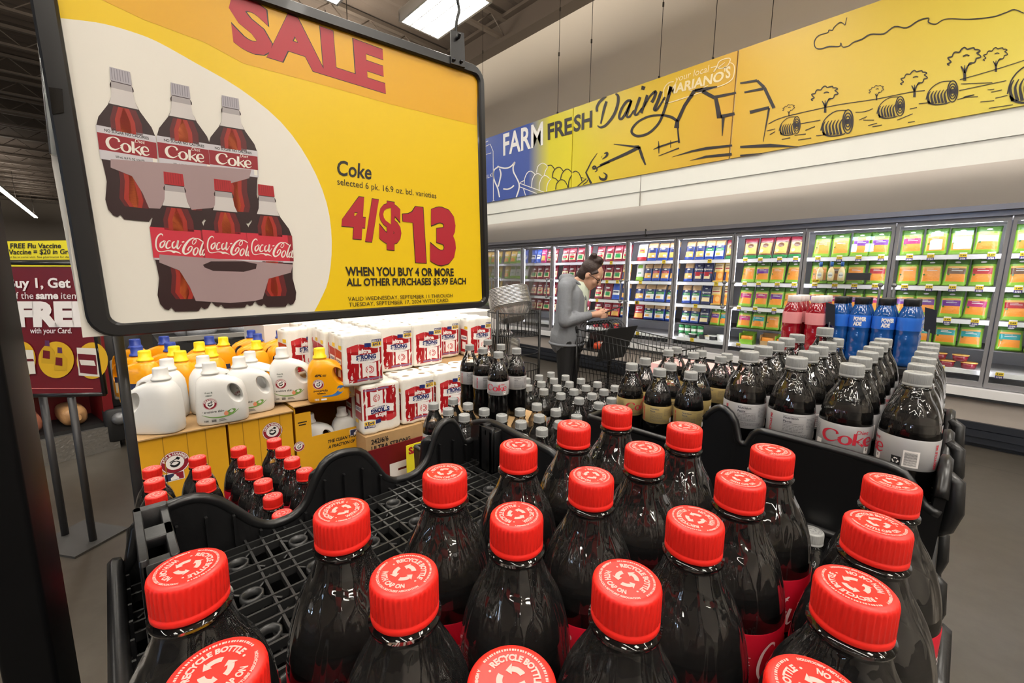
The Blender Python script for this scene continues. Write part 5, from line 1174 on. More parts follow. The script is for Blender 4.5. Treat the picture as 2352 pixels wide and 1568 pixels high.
def gdes(band): return (['green', (.78, 1, 0, 1, 'dgreen'), (.16, .46, .14, .86, 'orange'), (.46, .66, .14, .86, band), (.66, .72, .14, .86, 'lorange')], [('o', 'dgreen', .2, .40, .05, .035), ('b', 'white', .3, .54, .75, .56), ('b', 'white', .3, .60, .6, .615), ('o', 'white', .5, .86, .12, .03)])
DES = {'g'+b[0]: ('green pouch with %s band' % b, gdes(b)) for b in ('orange', 'purple', 'magenta', 'teal', 'red', 'brown', 'white')}
DES.update({
 'bo': ('navy pouch with orange window', (['blue', (.70, 1, 0, 1, 'tan'), (.46, .72, .08, .92, 'navy'), (.16, .46, .12, .88, 'lorange')], [('o', 'white', .5, .64, .16, .04), ('b', 'blue', .3, .52, .7, .55), ('b', 'white', .55, .2, .8, .3)])),
 'bg': ('blue pouch with green band', (['blue', (.72, 1, 0, 1, 'tan'), (.56, .74, .08, .92, 'navy'), (.42, .56, .08, .92, 'kgreen'), (.14, .42, .12, .88, 'white')], [('o', 'white', .5, .66, .16, .04), ('b', 'white', .3, .48, .7, .51), ('b', 'lorange', .2, .2, .6, .32)])),
 'br': ('blue pouch with red band', (['blue', (.70, 1, 0, 1, 'tan'), (.54, .72, .08, .92, 'navy'), (.44, .54, .08, .92, 'red'), (.16, .44, .12, .88, 'lorange')], [('o', 'white', .5, .64, .16, .04), ('b', 'white', .3, .48, .7, .505), ('b', 'white', .6, .2, .82, .32)])),
 'sr': ('navy script pouch with red band', (['navy', (.42, .52, 0, 1, 'red'), (.14, .36, .2, .8, 'cream'), (.30, .40, .25, .75, 'red')], [('o', 'white', .5, .82, .13, .03), ('t', 'white', 'Signature', .08, .60, .84, .09)])),
 'sg': ('navy script pouch with green band', (['navy', (.42, .50, 0, 1, 'kgreen'), (.14, .38, .12, .88, 'cream')], [('o', 'white', .5, .82, .13, .03), ('t', 'white', 'Signature', .08, .58, .84, .09)])),
 'yo': ('pale orange pouch', (['yellow', (.55, .9, .05, .95, 'cream'), (.1, .5, .3, 1, 'orange'), (.1, .5, 0, .3, 'navy')], [('b', 'red', .15, .66, .85, .71), ('o', 'lorange', .7, .3, .22, .14), ('b', 'brown', .2, .80, .8, .82)])),
 'rc': ('maroon pouch with cream label', (['maroon', (.12, .55, .14, .86, 'cream'), (.30, .40, .2, .8, 'red')], [('o', 'white', .5, .70, .26, .05), ('b', 'black', .25, .47, .75, .50), ('b', 'kgreen', .25, .2, .7, .27)])),
 'rg': ('maroon pouch with green label', (['maroon', (.12, .50, .14, .86, 'cream'), (.24, .40, .2, .8, 'kgreen')], [('o', 'white', .5, .70, .26, .05), ('b', 'black', .25, .44, .75, .47)])),
 'rr': ('bright red pouch', (['red', (.10, .34, .1, .9, 'lorange'), (.62, .8, .2, .8, 'white')], [('b', 'red', .25, .69, .75, .73), ('b', 'white', .2, .42, .8, .46)])),
 'pm': ('magenta pouch', (['magenta', (.14, .5, .15, .85, 'lorange')], [('b', 'white', .2, .62, .8, .68)])),
 'bs': ('bright blue pouch', (['sky', (.3, .6, .1, .9, 'white')], [('b', 'navy', .2, .42, .8, .5)])),
 'wg': ('white pouch with green foot', (['white', (0, .2, 0, 1, 'green'), (.7, .9, .2, .8, 'green')], [('b', 'kgreen', .3, .4, .7, .46)])),
 'wr': ('white pouch with red foot', (['white', (0, .2, 0, 1, 'red'), (.4, .75, .2, .8, 'orange')], [('b', 'red', .3, .55, .7, .62)])),
 'bt': ('gold pouch with burgundy top', (['brown', (.82, 1, 0, 1, 'maroon'), (.2, .75, .1, .9, 'lorange'), (0, .12, 0, 1, 'kgreen')], [('o', 'brown', .5, .60, .2, .1), ('o', 'cream', .3, .34, .12, .08)])),
 'yg': ('yellow and green pouch', (['green', (.5, 1, 0, 1, 'yellow'), (.15, .45, .15, .85, 'orange')], [('b', 'white', .2, .6, .8, .68)])),
})
PB = {}
for k, (nm, (rows, items)) in DES.items(): PB[k] = (pouch(.168, .248, rows, hash(k) % 97 if False else sum(map(ord, k))), mark(.168, .248, items), nm)
ROWZ = [1.681, 1.397, 1.104, .846]; ROWN = ['top', 'second', 'third', 'fourth']
DOORN = {-1: 'cut off last', 0: 'first full', 1: 'second', 2: 'third', 3: 'fourth', 4: 'fifth', 5: 'sixth', 6: 'seventh', 7: 'eighth', 8: 'ninth', 9: 'tenth'}
PLAN = {-1: ['gw gm', 'gb go', 'gr gm', 'gt gt'], 0: ['gm go gw gw', 'go go gb gr', 'gp gp gp gm', 'gt gt gt gt'], 1: ['go go gp gp', 'go gb go gr', 'gp gm gp gm', 'gt gp gt gt'], 2: ['bt bt bt bt', 'go gp go go', 'gm gm gp go', 'gm gt go gt'],
        3: ['bo bo bg bg bt', 'bo sr sr yo yo', 'bg bg sg yo yo', 'bg bg sg gp gt'], 4: ['wr bo bo bo', 'wg bo br br bo', 'bo bg bg bg', 'rr bg bg bg'], 5: ['rc rg rg rc', 'rc rg rg yo', 'rc rg bs bo', 'rc rr rr bg'],
        6: ['rc rc rg rc', 'rc rg rc rg', 'rc rc rg rc', 'rc rr rr rr'], 7: ['bs bs pm rc rc', 'rg rg rg rc', 'rc rc rc rc', 'rc rc rg rc'], 8: ['yg yg wg bs', 'yg wg wg wg', 'rc rc rg rc', 'rg rc rc rc'], 9: ['yg yg yg yg', 'yg yg wg yg', 'yg yg yg yg', 'wg wg yg yg']}
rp_ = random.Random(11); rail = mat('rail_white', '#f1eff2', rough=.4); shelfm = mat('shelf_steel', '#5d5a5c', rough=.5); tagy = mat('tag_yellow', '#f3cf33', rough=.5); tagp = mat('tag_purple', '#4a3a78', rough=.5)
mb = MB(); f = lambda u, v: Vector((u, -.0012, v)); mb.mi = 0; mb.poly([Vector(p) for p in ((-.024, 0, 0), (.024, 0, 0), (.024, 0, .028), (-.024, 0, .028))]); mb.mi = 1; mb.poly([Vector(p) for p in ((-.024, 0, -.026), (.024, 0, -.026), (.024, 0, 0), (-.024, 0, 0))])
mb.mi = 2; put_text(mb, '2.69', f, .036, .012, .03, 0, -.018, .008); mb.mi = 3; put_text(mb, '2/$6', f, .036, .013, .03, 0, -.018, -.020); mb.poly([Vector(p) for p in ((-.024, 0, .028), (.024, 0, .028), (.024, 0, .040), (-.024, 0, .040))])
tag_me = drop(mb.build('price_tag', [tagy, tagp, cblack, cwhite], fix=False))
mb = MB(); mb.poly([Vector(p) for p in ((-.024, 0, -.02), (.024, 0, -.02), (.024, 0, .028), (-.024, 0, .028))]); mb.mi = 1; rect(mb, f, -.016, .006, -.004, .016, 1); rect(mb, f, .001, .006, .014, .016, 1); rect(mb, f, -.016, -.010, .016, -.006, 1); tag2_me = drop(mb.build('price_tag', [tagy, cblack], fix=False))
for k in range(-1, 11):
    x1 = DX0-DP*k-.035; x0 = x1-DP+.07
    for si, z in enumerate((1.672, 1.388, 1.095, .838, .65)):
        yf = (5.62, 5.60, 5.585, 5.63, 5.56)[si]
        m = MB(); m.box(x0-.03, yf, z-.006, x1+.03, 6.24, z+.004); s_ = m.build('shelf', shelfm if si == 3 else rail, case)
        if si != 3: MB().box(x0-.03, yf-.012, z-.030, x1+.03, yf, z+.010).build('price_rail', rail, s_)
        if si != 3 and k in (-1, 0, 1, 2):
            for c in range(4):
                if si == 4 and c % 2: continue
                o = obj('price_tag', tag_me, s_); o.location = (x0+.07+(x1-x0-.10)*c/3.2+rp_.uniform(-.02, .02), yf-.014, z-.012)
        elif si != 3 and k in (3, 4, 5):
            for c in range(rp_.choice((1, 1, 2))): o = obj('price_tag', tag2_me, s_); o.location = (rp_.uniform(x0+.06, x1-.06), yf-.014, z-.010)
made = set()
for k in range(-1, 10):
    x1 = DX0-DP*k-.04; x0 = x1-DP+.08
    for r in range(4):
        ds = PLAN[k][r].split(); n = len(ds); w = (x1-x0)/(n if k >= 0 else 4)
        for c, d in enumerate(ds):
            bm_, mk, nm = PB[d]; x = x0+w*(c+.5)+rp_.uniform(-.006, .006)
            o = obj('cheese_pouch', bm_); o.location = (x, 5.665+rp_.uniform(-.006, .006), ROWZ[r]+.006 if r < 3 else .845); o.rotation_euler = (-.20+rp_.uniform(-.04, .04), rp_.uniform(-.035, .035), rp_.uniform(-.1, .1)); s = min(1, (w-.004)/.165)
            o.scale = (s, 1, (1.0 if r < 3 else .93))
            tag(o, '%s, %s row, %s from left, %s door from right' % (nm, ROWN[r], ORD[c], DOORN[k]), 'cheese pouch', 'cheese pouches in the case')
            obj('pouch_print', mk, o)
# tubs, canisters and boxes on the bottom deck
def lathe_thing(name, label, cat, prof, m, loc, group, extra=()):
    t = thing(name, label, cat, loc, 0, group); b = MB(); b.lathe(prof, 20, cap0=True, cap1=True); b.build('body', m, t)
    for nme, pr, mm in extra: b = MB(); b.lathe(pr, 20, cap0=True, cap1=True); b.build(nme, mm, t)
    return t
zt = .656
def tub(label, x, y, z, col, lid, h=.05): return lathe_thing('dip_tub', label, 'tub', [(.045, 0), (.054, h)], cm[col], (x, y, z), 'tubs on the bottom deck', [('lid', [(.056, h), (.057, h+.004), (.057, h+.008), (.050, h+.010)], cm[lid])])
dk = DX0-DP*3
for c, (col, lid, w) in enumerate((('white', 'black', 'leftmost'), ('black', 'white', 'second'), ('black', 'black', 'third'), ('black', 'white', 'rightmost'))): tub('dark dip tub on the bottom deck, %s of four, fourth glass door from right' % w, dk-DP+.10+.13*c, 5.66, zt, col, lid)
t0 = tub('white bowl tub beside the shakers, fifth glass door from right', dk-.12, 5.66, zt, 'white', 'white', .07); tub('shallow white bowl tub beside the shakers, fifth glass door from right', dk-.28, 5.66, zt, 'white', 'cream', .045)
for c in range(4): lathe_thing('cheese_shaker', 'white cheese shaker with green lid, %s from left, fifth glass door from right' % ORD[c], 'shaker', [(.036, 0), (.036, .125)], cm['white'], (dk-DP+.07+.085*c, 5.66, zt), 'cheese shakers', [('lid', [(.038, .125), (.038, .16), (.03, .165)], cm['kgreen']), ('label', [(.0365, .03), (.0365, .09)], cm['kgreen'])])
for c in range(3): tub('red tub on the bottom deck, %s from left, sixth glass door from right' % ORD[c], DX0-DP*5-.62+.18*c, 5.66, zt, 'red', 'lorange', .08)
d0 = DX0
cup = [(-.42, 0, 0), (-.28, 0, 0), (-.15, 0, 0), (-.02, 0, 0), (.12, 0, 0), (-.35, .0, .062), (-.21, 0, .062), (-.08, 0, .062), (.06, 0, .062)]
nmz = ['first on the deck', 'second on the deck', 'third on the deck', 'fourth on the deck', 'fifth on the deck', 'first stacked on top', 'second stacked on top', 'third stacked on top', 'fourth stacked on top']
for (x, y, z), w in zip(cup, nmz): tub('maroon dip cup, nearest full glass door from right, %s from left' % w, x, 5.66, zt+z, 'maroon', 'lorange', .05)
for c, x in enumerate((-1.75, -1.52, -1.36)):
    t = thing('display_box', 'open snack box on the bottom deck, %s from left, third door from right' % ORD[c], 'box', (x, 5.67, zt), 0, 'open snack boxes'); m = MB(); m.box(-.08, -.06, 0, .08, .06, .01); m.box(-.08, -.06, .01, -.074, .06, .13); m.box(.074, -.06, .01, .08, .06, .13); m.box(-.08, -.06, .01, .08, -.055, .06); m.box(-.08, .055, .01, .08, .06, .15); m.build('box', cm['green'] if c != 1 else kraft, t)
    m = MB(); m.rbox(-.07, -.05, .012, .07, .05, .10, .02); m.build('snack_packs', cm['orange'], t)
for x, w in ((-1.05, 'left'), (-.85, 'middle'), (-.66, 'right')): tub('maroon dip cup behind the sport drinks, %s one, second glass door from right' % w, x, 5.66, zt, 'maroon', 'lorange', .05)
# three dressing bottles on a clip rack inside the second door
cr = thing('clip_rack', 'clear clip rack with dark strip holding three dressing bottles inside the glass door', 'rack', (aty(1900, 620, 5.545).x, 5.548, 1.46)); 
a, b = aty(1865, 630, 5.55).x-cr.location.x, aty(2000, 630, 5.55).x-cr.location.x; m = MB(); m.box(a, -.004, -.03, b, 0, -.026); m.box(a, .045, -.03, b, .05, .06); m.box(a, -.004, -.03, b, .05, -.028); m.build('tray', clear('rack_clear', '#eef2f2', 1.45, 1., .06), cr)
c_ = aty(1945, 630, 5.55).x-cr.location.x; MB().box(c_, -.010, -.015, b, -.006, .055).build('dark_strip', mat('strip_dark', '#2e2c33', rough=.5), cr)
m = MB(); m.box(a+.01, -.009, -.045, a+.075, -.006, -.012); m.build('price_tag', tagy, cr); m = MB(); put_text(m, '2.29', lambda u, v: Vector((u, -.0105, v)), .05, .018, .03, 0, a+.018, -.036); m.build('price_print', cblack, cr, fix=False)
for c, x in enumerate((1882, 1907, 1931)):
    p = aty(x, 640, 5.57); t = thing('dressing_bottle', 'dressing bottle with blue cap in the clip rack, %s from left' % ORD[c], 'bottle', (p.x, 5.572, 1.434), 0, 'dressing bottles'); m = MB(); m.loft([selip(.026, .018, 0, .8, 20), selip(.030, .022, .02, .8, 20), selip(.030, .022, .09, .8, 20), selip(.024, .018, .12, .9, 20), selip(.012, .012, .14, 1, 20), selip(.011, .011, .15, 1, 20)], True, True); m.build('body', cm['cream'], t)
    m = MB(); m.lathe([(.015, .150), (.014, .195), (.012, .197)], 16, cap0=True, cap1=True); m.build('cap', mat('dressing_cap', '#2c5c9e', rough=.4), t); m = MB(); m.poly([(.020*math.cos(q*PI/8), -.0228, .06+.03*math.sin(q*PI/8)) for q in range(16)]); m.build('label', cm['white'], t, fix=False)
    m = MB(); put_text(m, ('RANCH', 'RANCH', 'BLUE')[c], lambda u, v: Vector((u, -.0236, v)), .032, .010, .03, 0, -.016, .055); m.build('label_print', cm['navy'], t, fix=False)
# ================================================================ WOMAN WITH A CART
WX, WY, WA = -2.45, 3.15, D(20)
skin = mat('skin', '#c99a80', rough=.5, noise=.06, nscale=12); hood = mat('hoodie_grey', '#7d8086', rough=.9, noise=.10, nscale=60, bump=.25); legm = mat('leggings_black', '#141416', rough=.75); hairm = mat('hair_brown', '#2e1c16', rough=.55, noise=.3, nscale=40, bump=.5)
def cap_(mb, a, b, r0, r1, sy=1., n=12):
    """tapered limb with round ends"""
    a, b = Vector(a), Vector(b); d = (b-a); L = d.length; d.normalize(); u = d.orthogonal().normalized(); v = d.cross(u); rings = []
    for k in range(-3, 4):
        pass
    seq = [(-r0*math.cos(t*PI/8), r0*math.sin(t*PI/8)) for t in range(1, 4)]+[(0, r0), (L, r1)]+[(L+r1*math.sin(t*PI/8), r1*math.cos(t*PI/8)) for t in range(1, 4)]
    for s, r in seq:
        c = a+d*s; rg = []
        for i in range(n):
            o = (u*math.cos(2*PI*i/n)+v*math.sin(2*PI*i/n))*r; o.y *= sy; rg.append(c+o)
        rings.append(rg)
    mb.loft(rings, True, True)
def fuse(mb, name, m, parent, vox, smooth=4, fac=.5):
    o = mb.build(name, m, parent)
    mods(o, ('REMESH', dict(mode='VOXEL', voxel_size=vox)), ('SMOOTH', dict(iterations=smooth, factor=fac)))
    return o
wom = thing('person', 'woman in grey hoodie and black leggings with glasses looking down at her phone', 'person', (WX-.11*math.cos(WA), WY-.11*math.sin(WA), .004), WA); wom.rotation_euler = (0, .06, WA)
HC = Vector((.150, 0, 1.475)); HR = Matrix.Rotation(D(30), 4, 'Y')          # head pitched down
def hp(x, y, z): return HC+(HR @ Vector((x, y, z)))
b = MB()
cap_(b, (0, 0, .90), (0, 0, 1.05), .135, .120, 1.15); cap_(b, (0, 0, 1.05), (.0, 0, 1.27), .118, .130, 1.2); cap_(b, (-.02, -.13, 1.365), (-.02, .13, 1.365), .065, .065); cap_(b, (-.01, 0, 1.37), (.075, 0, 1.435), .056, .050)
b.ball(hp(0, 0, .02), .1, .95, .76, 1.02, 20, 14, HR); b.ball(hp(.03, 0, -.045), .1, .70, .62, .78, 18, 12, HR); cap_(b, hp(.062, -.012, -.098), hp(.062, .012, -.098), .022, .022)
cap_(b, hp(.094, 0, .012), hp(.114, 0, -.028), .009, .014); b.ball(hp(.112, 0, -.030), .015, 1, 1.1, .8); cap_(b, hp(.088, -.018, -.062), hp(.088, .018, -.062), .008, .008); cap_(b, hp(.086, -.016, -.074), hp(.086, .016, -.074), .009, .009); cap_(b, hp(.080, -.045, .025), hp(.080, .045, .025), .013, .013)
for s in (-1, 1):
    b.ball(hp(-.005, s*.079, -.010), .03, .75, .3, 1.05, 10, 8, HR); b.ball(hp(.07, s*.042, -.028), .026)
    sh, el, wr = Vector((-.02, s*.175, 1.36)), Vector((.02, s*.215, 1.06)), Vector((.205, s*.085, 1.125))
    cap_(b, sh, el, .048, .038); cap_(b, el, wr, .037, .026)
    pa_ = Vector((.268, s*.045, 1.135)); cap_(b, wr, pa_, .026, .032, 1)
    for k in range(4):                                             # fingers curled round the phone
        z = 1.165-.021*k; L = (.030, .036, .034, .026)[k]; p0 = pa_+Vector((.012+.004*k, -s*.002, z-1.135)); p1 = p0+Vector((L, -s*.012, .006)); p2 = p1+Vector((.018, -s*.024, .004)); cap_(b, p0, p1, .0095, .0085, 1, 8); cap_(b, p1, p2, .0085, .0075, 1, 8)
    cap_(b, pa_+Vector((-.01, -s*.012, .022)), pa_+Vector((.028, -s*.030, .050)), .0105, .008, 1, 8)
    hip, kn, an = Vector((0, s*.085, .88)), Vector((.02, s*.09, .47)), Vector((-.02, s*.10, .09)); cap_(b, hip, kn, .085, .058); cap_(b, kn, an, .055, .038); cap_(b, an+Vector((0, 0, -.045)), an+Vector((.15, s*.015, -.06)), .032, .028)
body = fuse(b, 'body', skin, wom, .0065, 3, .45)
b = MB()                                                           # hoodie
cap_(b, (-.012, 0, .90), (-.005, 0, 1.06), .158, .148, 1.18); cap_(b, (-.025, 0, .85), (-.02, 0, .9), .160, .160, 1.2); cap_(b, (-.005, 0, 1.06), (-.005, 0, 1.27), .143, .142, 1.22); cap_(b, (-.025, -.14, 1.365), (-.025, .14, 1.365), .078, .078)
cap_(b, (-.075, -.07, 1.42), (-.075, .07, 1.42), .055, .055); cap_(b, (-.075, -.07, 1.42), (.02, -.085, 1.405), .045, .03); cap_(b, (-.075, .07, 1.42), (.02, .085, 1.405), .045, .03); cap_(b, (-.10, 0, 1.33), (-.095, 0, 1.41), .06, .06)
for s in (-1, 1):
    sh, el, wr = Vector((-.02, s*.18, 1.35)), Vector((.015, s*.225, 1.055)), Vector((.190, s*.095, 1.12)); cap_(b, sh, el, .066, .058); cap_(b, el, wr, .058, .038)
    for t in (.3, .62): q = sh.lerp(el, t); cap_(b, q+Vector((.02, -.01, 0)), q+Vector((-.01, s*.015, .02)), .045, .042)
    for t in (.2, .5): q = el.lerp(wr, t); cap_(b, q+Vector((0, 0, -.02)), q+Vector((-.01, 0, .03)), .037, .034)
ho = b.build('hoodie', hood, wom)
c = MB(); c.box(-.4, -.4, .3, .4, .4, .815); c.box(.1, -.035, .8, .3, .035, 1.42); c.loft([[(.03, -.06, 1.50), (.25, -.06, 1.30), (.25, .06, 1.30), (.03, .06, 1.50)], [(.06, -.03, 1.36), (.12, -.02, 1.28), (.12, .02, 1.28), (.06, .03, 1.36)]], True, True, False); cut = c.build('cut', hood)
mods(ho, ('REMESH', dict(mode='VOXEL', voxel_size=.009)), ('BOOLEAN', dict(operation='DIFFERENCE', object=cut, solver='EXACT')), ('SMOOTH', dict(iterations=3, factor=.4))); bpy.data.objects.remove(cut)
b = MB()
for s in (-1, 1): b.tube(spline([(-.03, s*.085, 1.44), (.03, s*.088, 1.42), (.09, s*.055, 1.36), (.135, s*.036, 1.25)], 4), .012, 8); b.tube([(.11, s*.045, 1.33), (.15, s*.05, 1.24), (.155, s*.05, 1.15)], .0035, 6)
b.build('hood_edge', hood, ho)
b = MB(); b.tube([(.157*math.cos(t*PI/14)-.024, .186*math.sin(t*PI/14), .828+.006*math.cos(t*PI/14)) for t in range(28)], .013, 8, True); b.build('hem_band', hood, ho)
b = MB(); b.loft([[(.148*math.cos(t*PI/14)-.022, .176*math.sin(t*PI/14), z) for t in range(28)] for z in (.806, .83)]); b.build('shirt_hem', mat('shirt_white', '#dfe3da', rough=.8), wom)
b = MB(); cap_(b, (.03, 0, 1.12), (.045, 0, 1.33), .118, .105, .9); fuse(b, 'shirt', mat('shirt_pale', '#cfd8c6', rough=.85), wom, .012, 2)
b = MB(); b.ball((.155, -.012, 1.215), .028, .35, 1, 1.1); b.build('shirt_print', mat('print_rose', '#c05a78', rough=.8), wom)
b = MB(); cap_(b, (0, 0, .82), (0, 0, .92), .142, .135, 1.15)
for s in (-1, 1):
    hip, kn, an = Vector((0, s*.085, .86)), Vector((.02, s*.09, .47)), Vector((-.02, s*.10, .10)); cap_(b, hip, kn, .098, .066); cap_(b, kn, an, .064, .046)
fuse(b, 'leggings', legm, wom, .010, 3)
for s in (-1, 1):
    b = MB(); b.loft([selip(.13, .045, 0, .8, 20, .045), selip(.135, .048, .02, .8, 20, .045), selip(.12, .042, .05, .8, 20, .04), selip(.06, .038, .085, .9, 20, -.01), selip(.045, .036, .10, 1, 20, -.02)], True, True); o = b.build('shoe', mat('shoe_dark', '#26262a', rough=.6), wom); o.location = (0, s*.1, 0)
b = MB(); rd = random.Random(4)
b.ball(hp(-.030, 0, .044), .1, .97, .86, .96, 20, 14, HR); b.ball(hp(-.055, 0, -.01), .1, .70, .80, .85, 18, 12, HR); b.ball(hp(-.035, 0, .125), .062, 1.15, 1, .8); 
for k in range(26):
    a = rd.uniform(0, 2*PI); q = hp(-.045+.05*math.cos(a), .05*math.sin(a), .130+rd.uniform(-.03, .04)); b.ball(q, rd.uniform(.012, .024))
for s in (-1, 1): cap_(b, hp(.05, s*.060, .062), hp(.02, s*.078, .022), .012, .008)
cap_(b, hp(-.08, 0, -.04), hp(-.10, 0, -.10), .045, .02)
hair = fuse(b, 'hair', hairm, wom, .0075, 1, .3)
b = MB(); gl_ = mat('glasses_black', '#15151a', rough=.25)
for s in (-1, 1): b.tube([hp(.098, s*.033+.026*math.cos(t*PI/8), -.002+.021*math.sin(t*PI/8)) for t in range(16)], .0034, 6, True); b.tube([hp(.098, s*.059, .004), hp(.05, s*.078, .010), hp(-.005, s*.083, .008)], .003, 6)
b.tube([hp(.100, -.008, .002), hp(.104, 0, .005), hp(.100, .008, .002)], .003, 6); b.build('glasses', gl_, wom)
ph = thing('phone', 'dark phone held in both hands of the woman', 'phone', (0, 0, 0), 0); Rz = Matrix.Rotation(WA, 4, 'Z'); pw = Rz @ Vector((.345, 0, 1.165)); ph.location = (WX+pw.x, WY+pw.y, pw.z); ph.rotation_euler = (0, -.42, WA)
m = MB(); m.rbox(-.078, -.038, -.004, .078, .038, .004, .008); m.build('case', mat('phone_case', '#1b1b20', rough=.4), ph); m = MB(); m.poly([(-.072, -.034, .0045), (.072, -.034, .0045), (.072, .034, .0045), (-.072, .034, .0045)]); m.build('screen', mat('phone_screen', '#20242c', rough=.08), ph, fix=False)
# cart
crm = mat('cart_black', '#161617', rough=.4, metal=.2); crt = thing('shopping_cart', 'black wire shopping cart pushed by the woman in the grey hoodie', 'cart', (-2.07, 3.30, 0), D(-3))
Xr, Xf, zb, zr, zf_ = -.30, .66, .50, .985, .90
def rim(x): return zr+(zf_-zr)*(x-Xr)/(Xf-Xr)
def hw(x, top): return (.27 if top else .20)-(.045 if top else .03)*(x-Xr)/(Xf-Xr)
def bot(x): return .45+.08*(x-Xr)/(Xf-Xr)
xr2 = lambda t: Xr+(Xf-Xr)*t
for s, nme in ((-1, 'basket_side'), (1, 'basket_side')):
    m = MB()
    for k in range(24):
        x = Xr+.02+(Xf-Xr-.03)*k/23; m.cyl((x-.02, s*hw(x, 1), rim(x)), (x+.015, s*hw(x, 0), bot(x)), .0028, seg=5)
    for t in (0, .12, .45, .75, 1): m.tube([(x, s*(hw(x, 1)*(1-t)+hw(x, 0)*t), rim(x)*(1-t)+bot(x)*t) for x in (Xr, 0, Xf)], .0045 if t in (0, 1) else .003, 6)
    m.build(nme, crm, crt)
m = MB()
for k in range(9): y = -1+k/4; m.cyl((Xf, y*hw(Xf, 1), zf_), (Xf+.01, y*hw(Xf, 0), bot(Xf)), .0028, seg=5)
for t in (0, .12, .45, .75, 1): m.cyl((Xf, -hw(Xf, 1)*(1-t)-hw(Xf, 0)*t, zf_*(1-t)+bot(Xf)*t), (Xf, hw(Xf, 1)*(1-t)+hw(Xf, 0)*t, zf_*(1-t)+bot(Xf)*t), .0055 if t == 0 else .003, seg=6)
m.build('basket_front', crm, crt)
m = MB()
for k in range(10): y = -1+2*k/9; m.cyl((Xr, y*hw(Xr, 0), bot(Xr)), (Xf, y*hw(Xf, 0), bot(Xf)), .0028, seg=5)
for k in range(12): x = xr2(k/11); m.cyl((x, -hw(x, 0), bot(x)), (x, hw(x, 0), bot(x)), .0028, seg=5)
m.build('basket_floor', crm, crt)
m = MB(); m.tube(spline([(-.27, -.26, .95), (-.28, -.265, .995), (-.31, -.25, 1.01), (-.32, -.2, 1.012), (-.32, .2, 1.012), (-.31, .25, 1.01), (-.28, .265, .995), (-.27, .26, .95)], 4), .014, 8); m.build('handle', mat('handle_black', '#1d1d1f', rough=.5), crt)
m = MB()                                                           # hooped child seat
for k in range(11): y = -.22+.044*k; m.tube(spline([(-.27, y, .78), (-.28, y, .98), (-.23, y, 1.045), (-.15, y, 1.04), (-.09, y, .97), (-.07, y, .80)], 3), .0028, 5)
m.build('seat_hoops', crm, crt); MB().box(-.27, -.21, .790, -.08, .21, .800).build('seat', mat('flap_black', '#1b1b1c', rough=.55), crt)
m = MB(); m.loft([[(-.10, -.21, .70), (-.10, .21, .70), (-.09, .21, .70), (-.09, -.21, .70)], [(.03, -.22, 1.01), (.03, .22, 1.01), (.04, .22, 1.01), (.04, -.22, 1.01)]], True, True, False); m.build('seat_back', mat('flap_black', '#1b1b1c', rough=.55), crt)
m = MB(); m.loft([[(-.28, -.12, .80), (-.28, .12, .80), (-.27, .12, .80), (-.27, -.12, .80)], [(-.24, -.12, .95), (-.24, .12, .95), (-.23, .12, .95), (-.23, -.12, .95)]], True, True, False); m.build('seat_flap', MATS['flap_black'], crt)
m = MB()
for s in (-1, 1): m.tube([(-.29, s*.25, .95), (-.28, s*.25, .6), (-.28, s*.23, .3), (-.30, s*.24, .13)], .013, 8); m.tube([(-.28, s*.23, .30), (.50, s*.19, .2), (.60, s*.17, .13)], .012, 8); m.tube([(-.1, s*.21, .28), (.15, s*.20, .49)], .010, 8)
for x in (-.2, 0, .2, .36): m.cyl((x, -.2, .24), (x, .2, .24), .006, seg=6)
m.build('frame', crm, crt)
for x, s in ((-.30, -1), (-.30, 1), (.60, -1), (.60, 1)):
    m = MB(); y = s*(.24 if x < 0 else .17); m.cyl((x-.01, y-.015, .06), (x-.01, y+.015, .06), .06, seg=18); m.box(x-.03, y-.02, .06, x+.015, y-.016, .14); m.box(x-.03, y+.016, .06, x+.015, y+.02, .14); m.build('wheel', MATS['dark_metal'], crt)
gi = thing('grocery_pack', 'orange and red food pack lying in the shopping cart', 'package', (-2.215, 3.27, .803), .3); m = MB(); m.rbox(-.07, -.10, 0, .05, .10, .05, .015); m.build('pack', mat('pack_orange', '#d8502e', rough=.4), gi); MB().box(-.04, -.06, .0502, .03, .06, .0508).build('label', cwhite, gi)
gi = thing('plastic_bag', 'white plastic bag hanging at the lower side of the cart', 'bag', (-1.62, 3.06, .47), 0); m = MB(); m.loft([selip(.03, .02, 0, .9, 16), selip(.10, .045, .04, .8, 16), selip(.09, .05, .12, .8, 16), selip(.05, .03, .22, .9, 16), selip(.015, .012, .28, 1, 16)], True, True); m.build('bag', mat('bag_white', '#dcd8d4', rough=.5, bump=.4, nscale=50), gi)
# wire rack of foil pans
RX, RY = -2.66, 2.545; rk = thing('wire_rack', 'round black wire rack stacked with foil pans left of the woman', 'rack', (RX, RY, 0))
m = MB(); rr_ = .225
for z in (1.146, .955, .80, .66): m.tube([(rr_*math.cos(t*PI/18), rr_*math.sin(t*PI/18), z) for t in range(36)], .0045, 6, True)
for t in range(40): a = t*PI/20; m.cyl((rr_*math.cos(a), rr_*math.sin(a), .955), (rr_*math.cos(a), rr_*math.sin(a), 1.146), .0022, seg=4); m.cyl((rr_*math.cos(a), rr_*math.sin(a), .50), (rr_*math.cos(a), rr_*math.sin(a), .66), .0022, seg=4)
for z in (.955, .50):
    for k in range(-7, 8): y = k*.03; L = math.sqrt(rr_**2-y*y); m.cyl((-L, y, z), (L, y, z), .0025, seg=4); m.cyl((y, -L, z), (y, L, z), .0025, seg=4)
m.build('baskets', crm, rk)
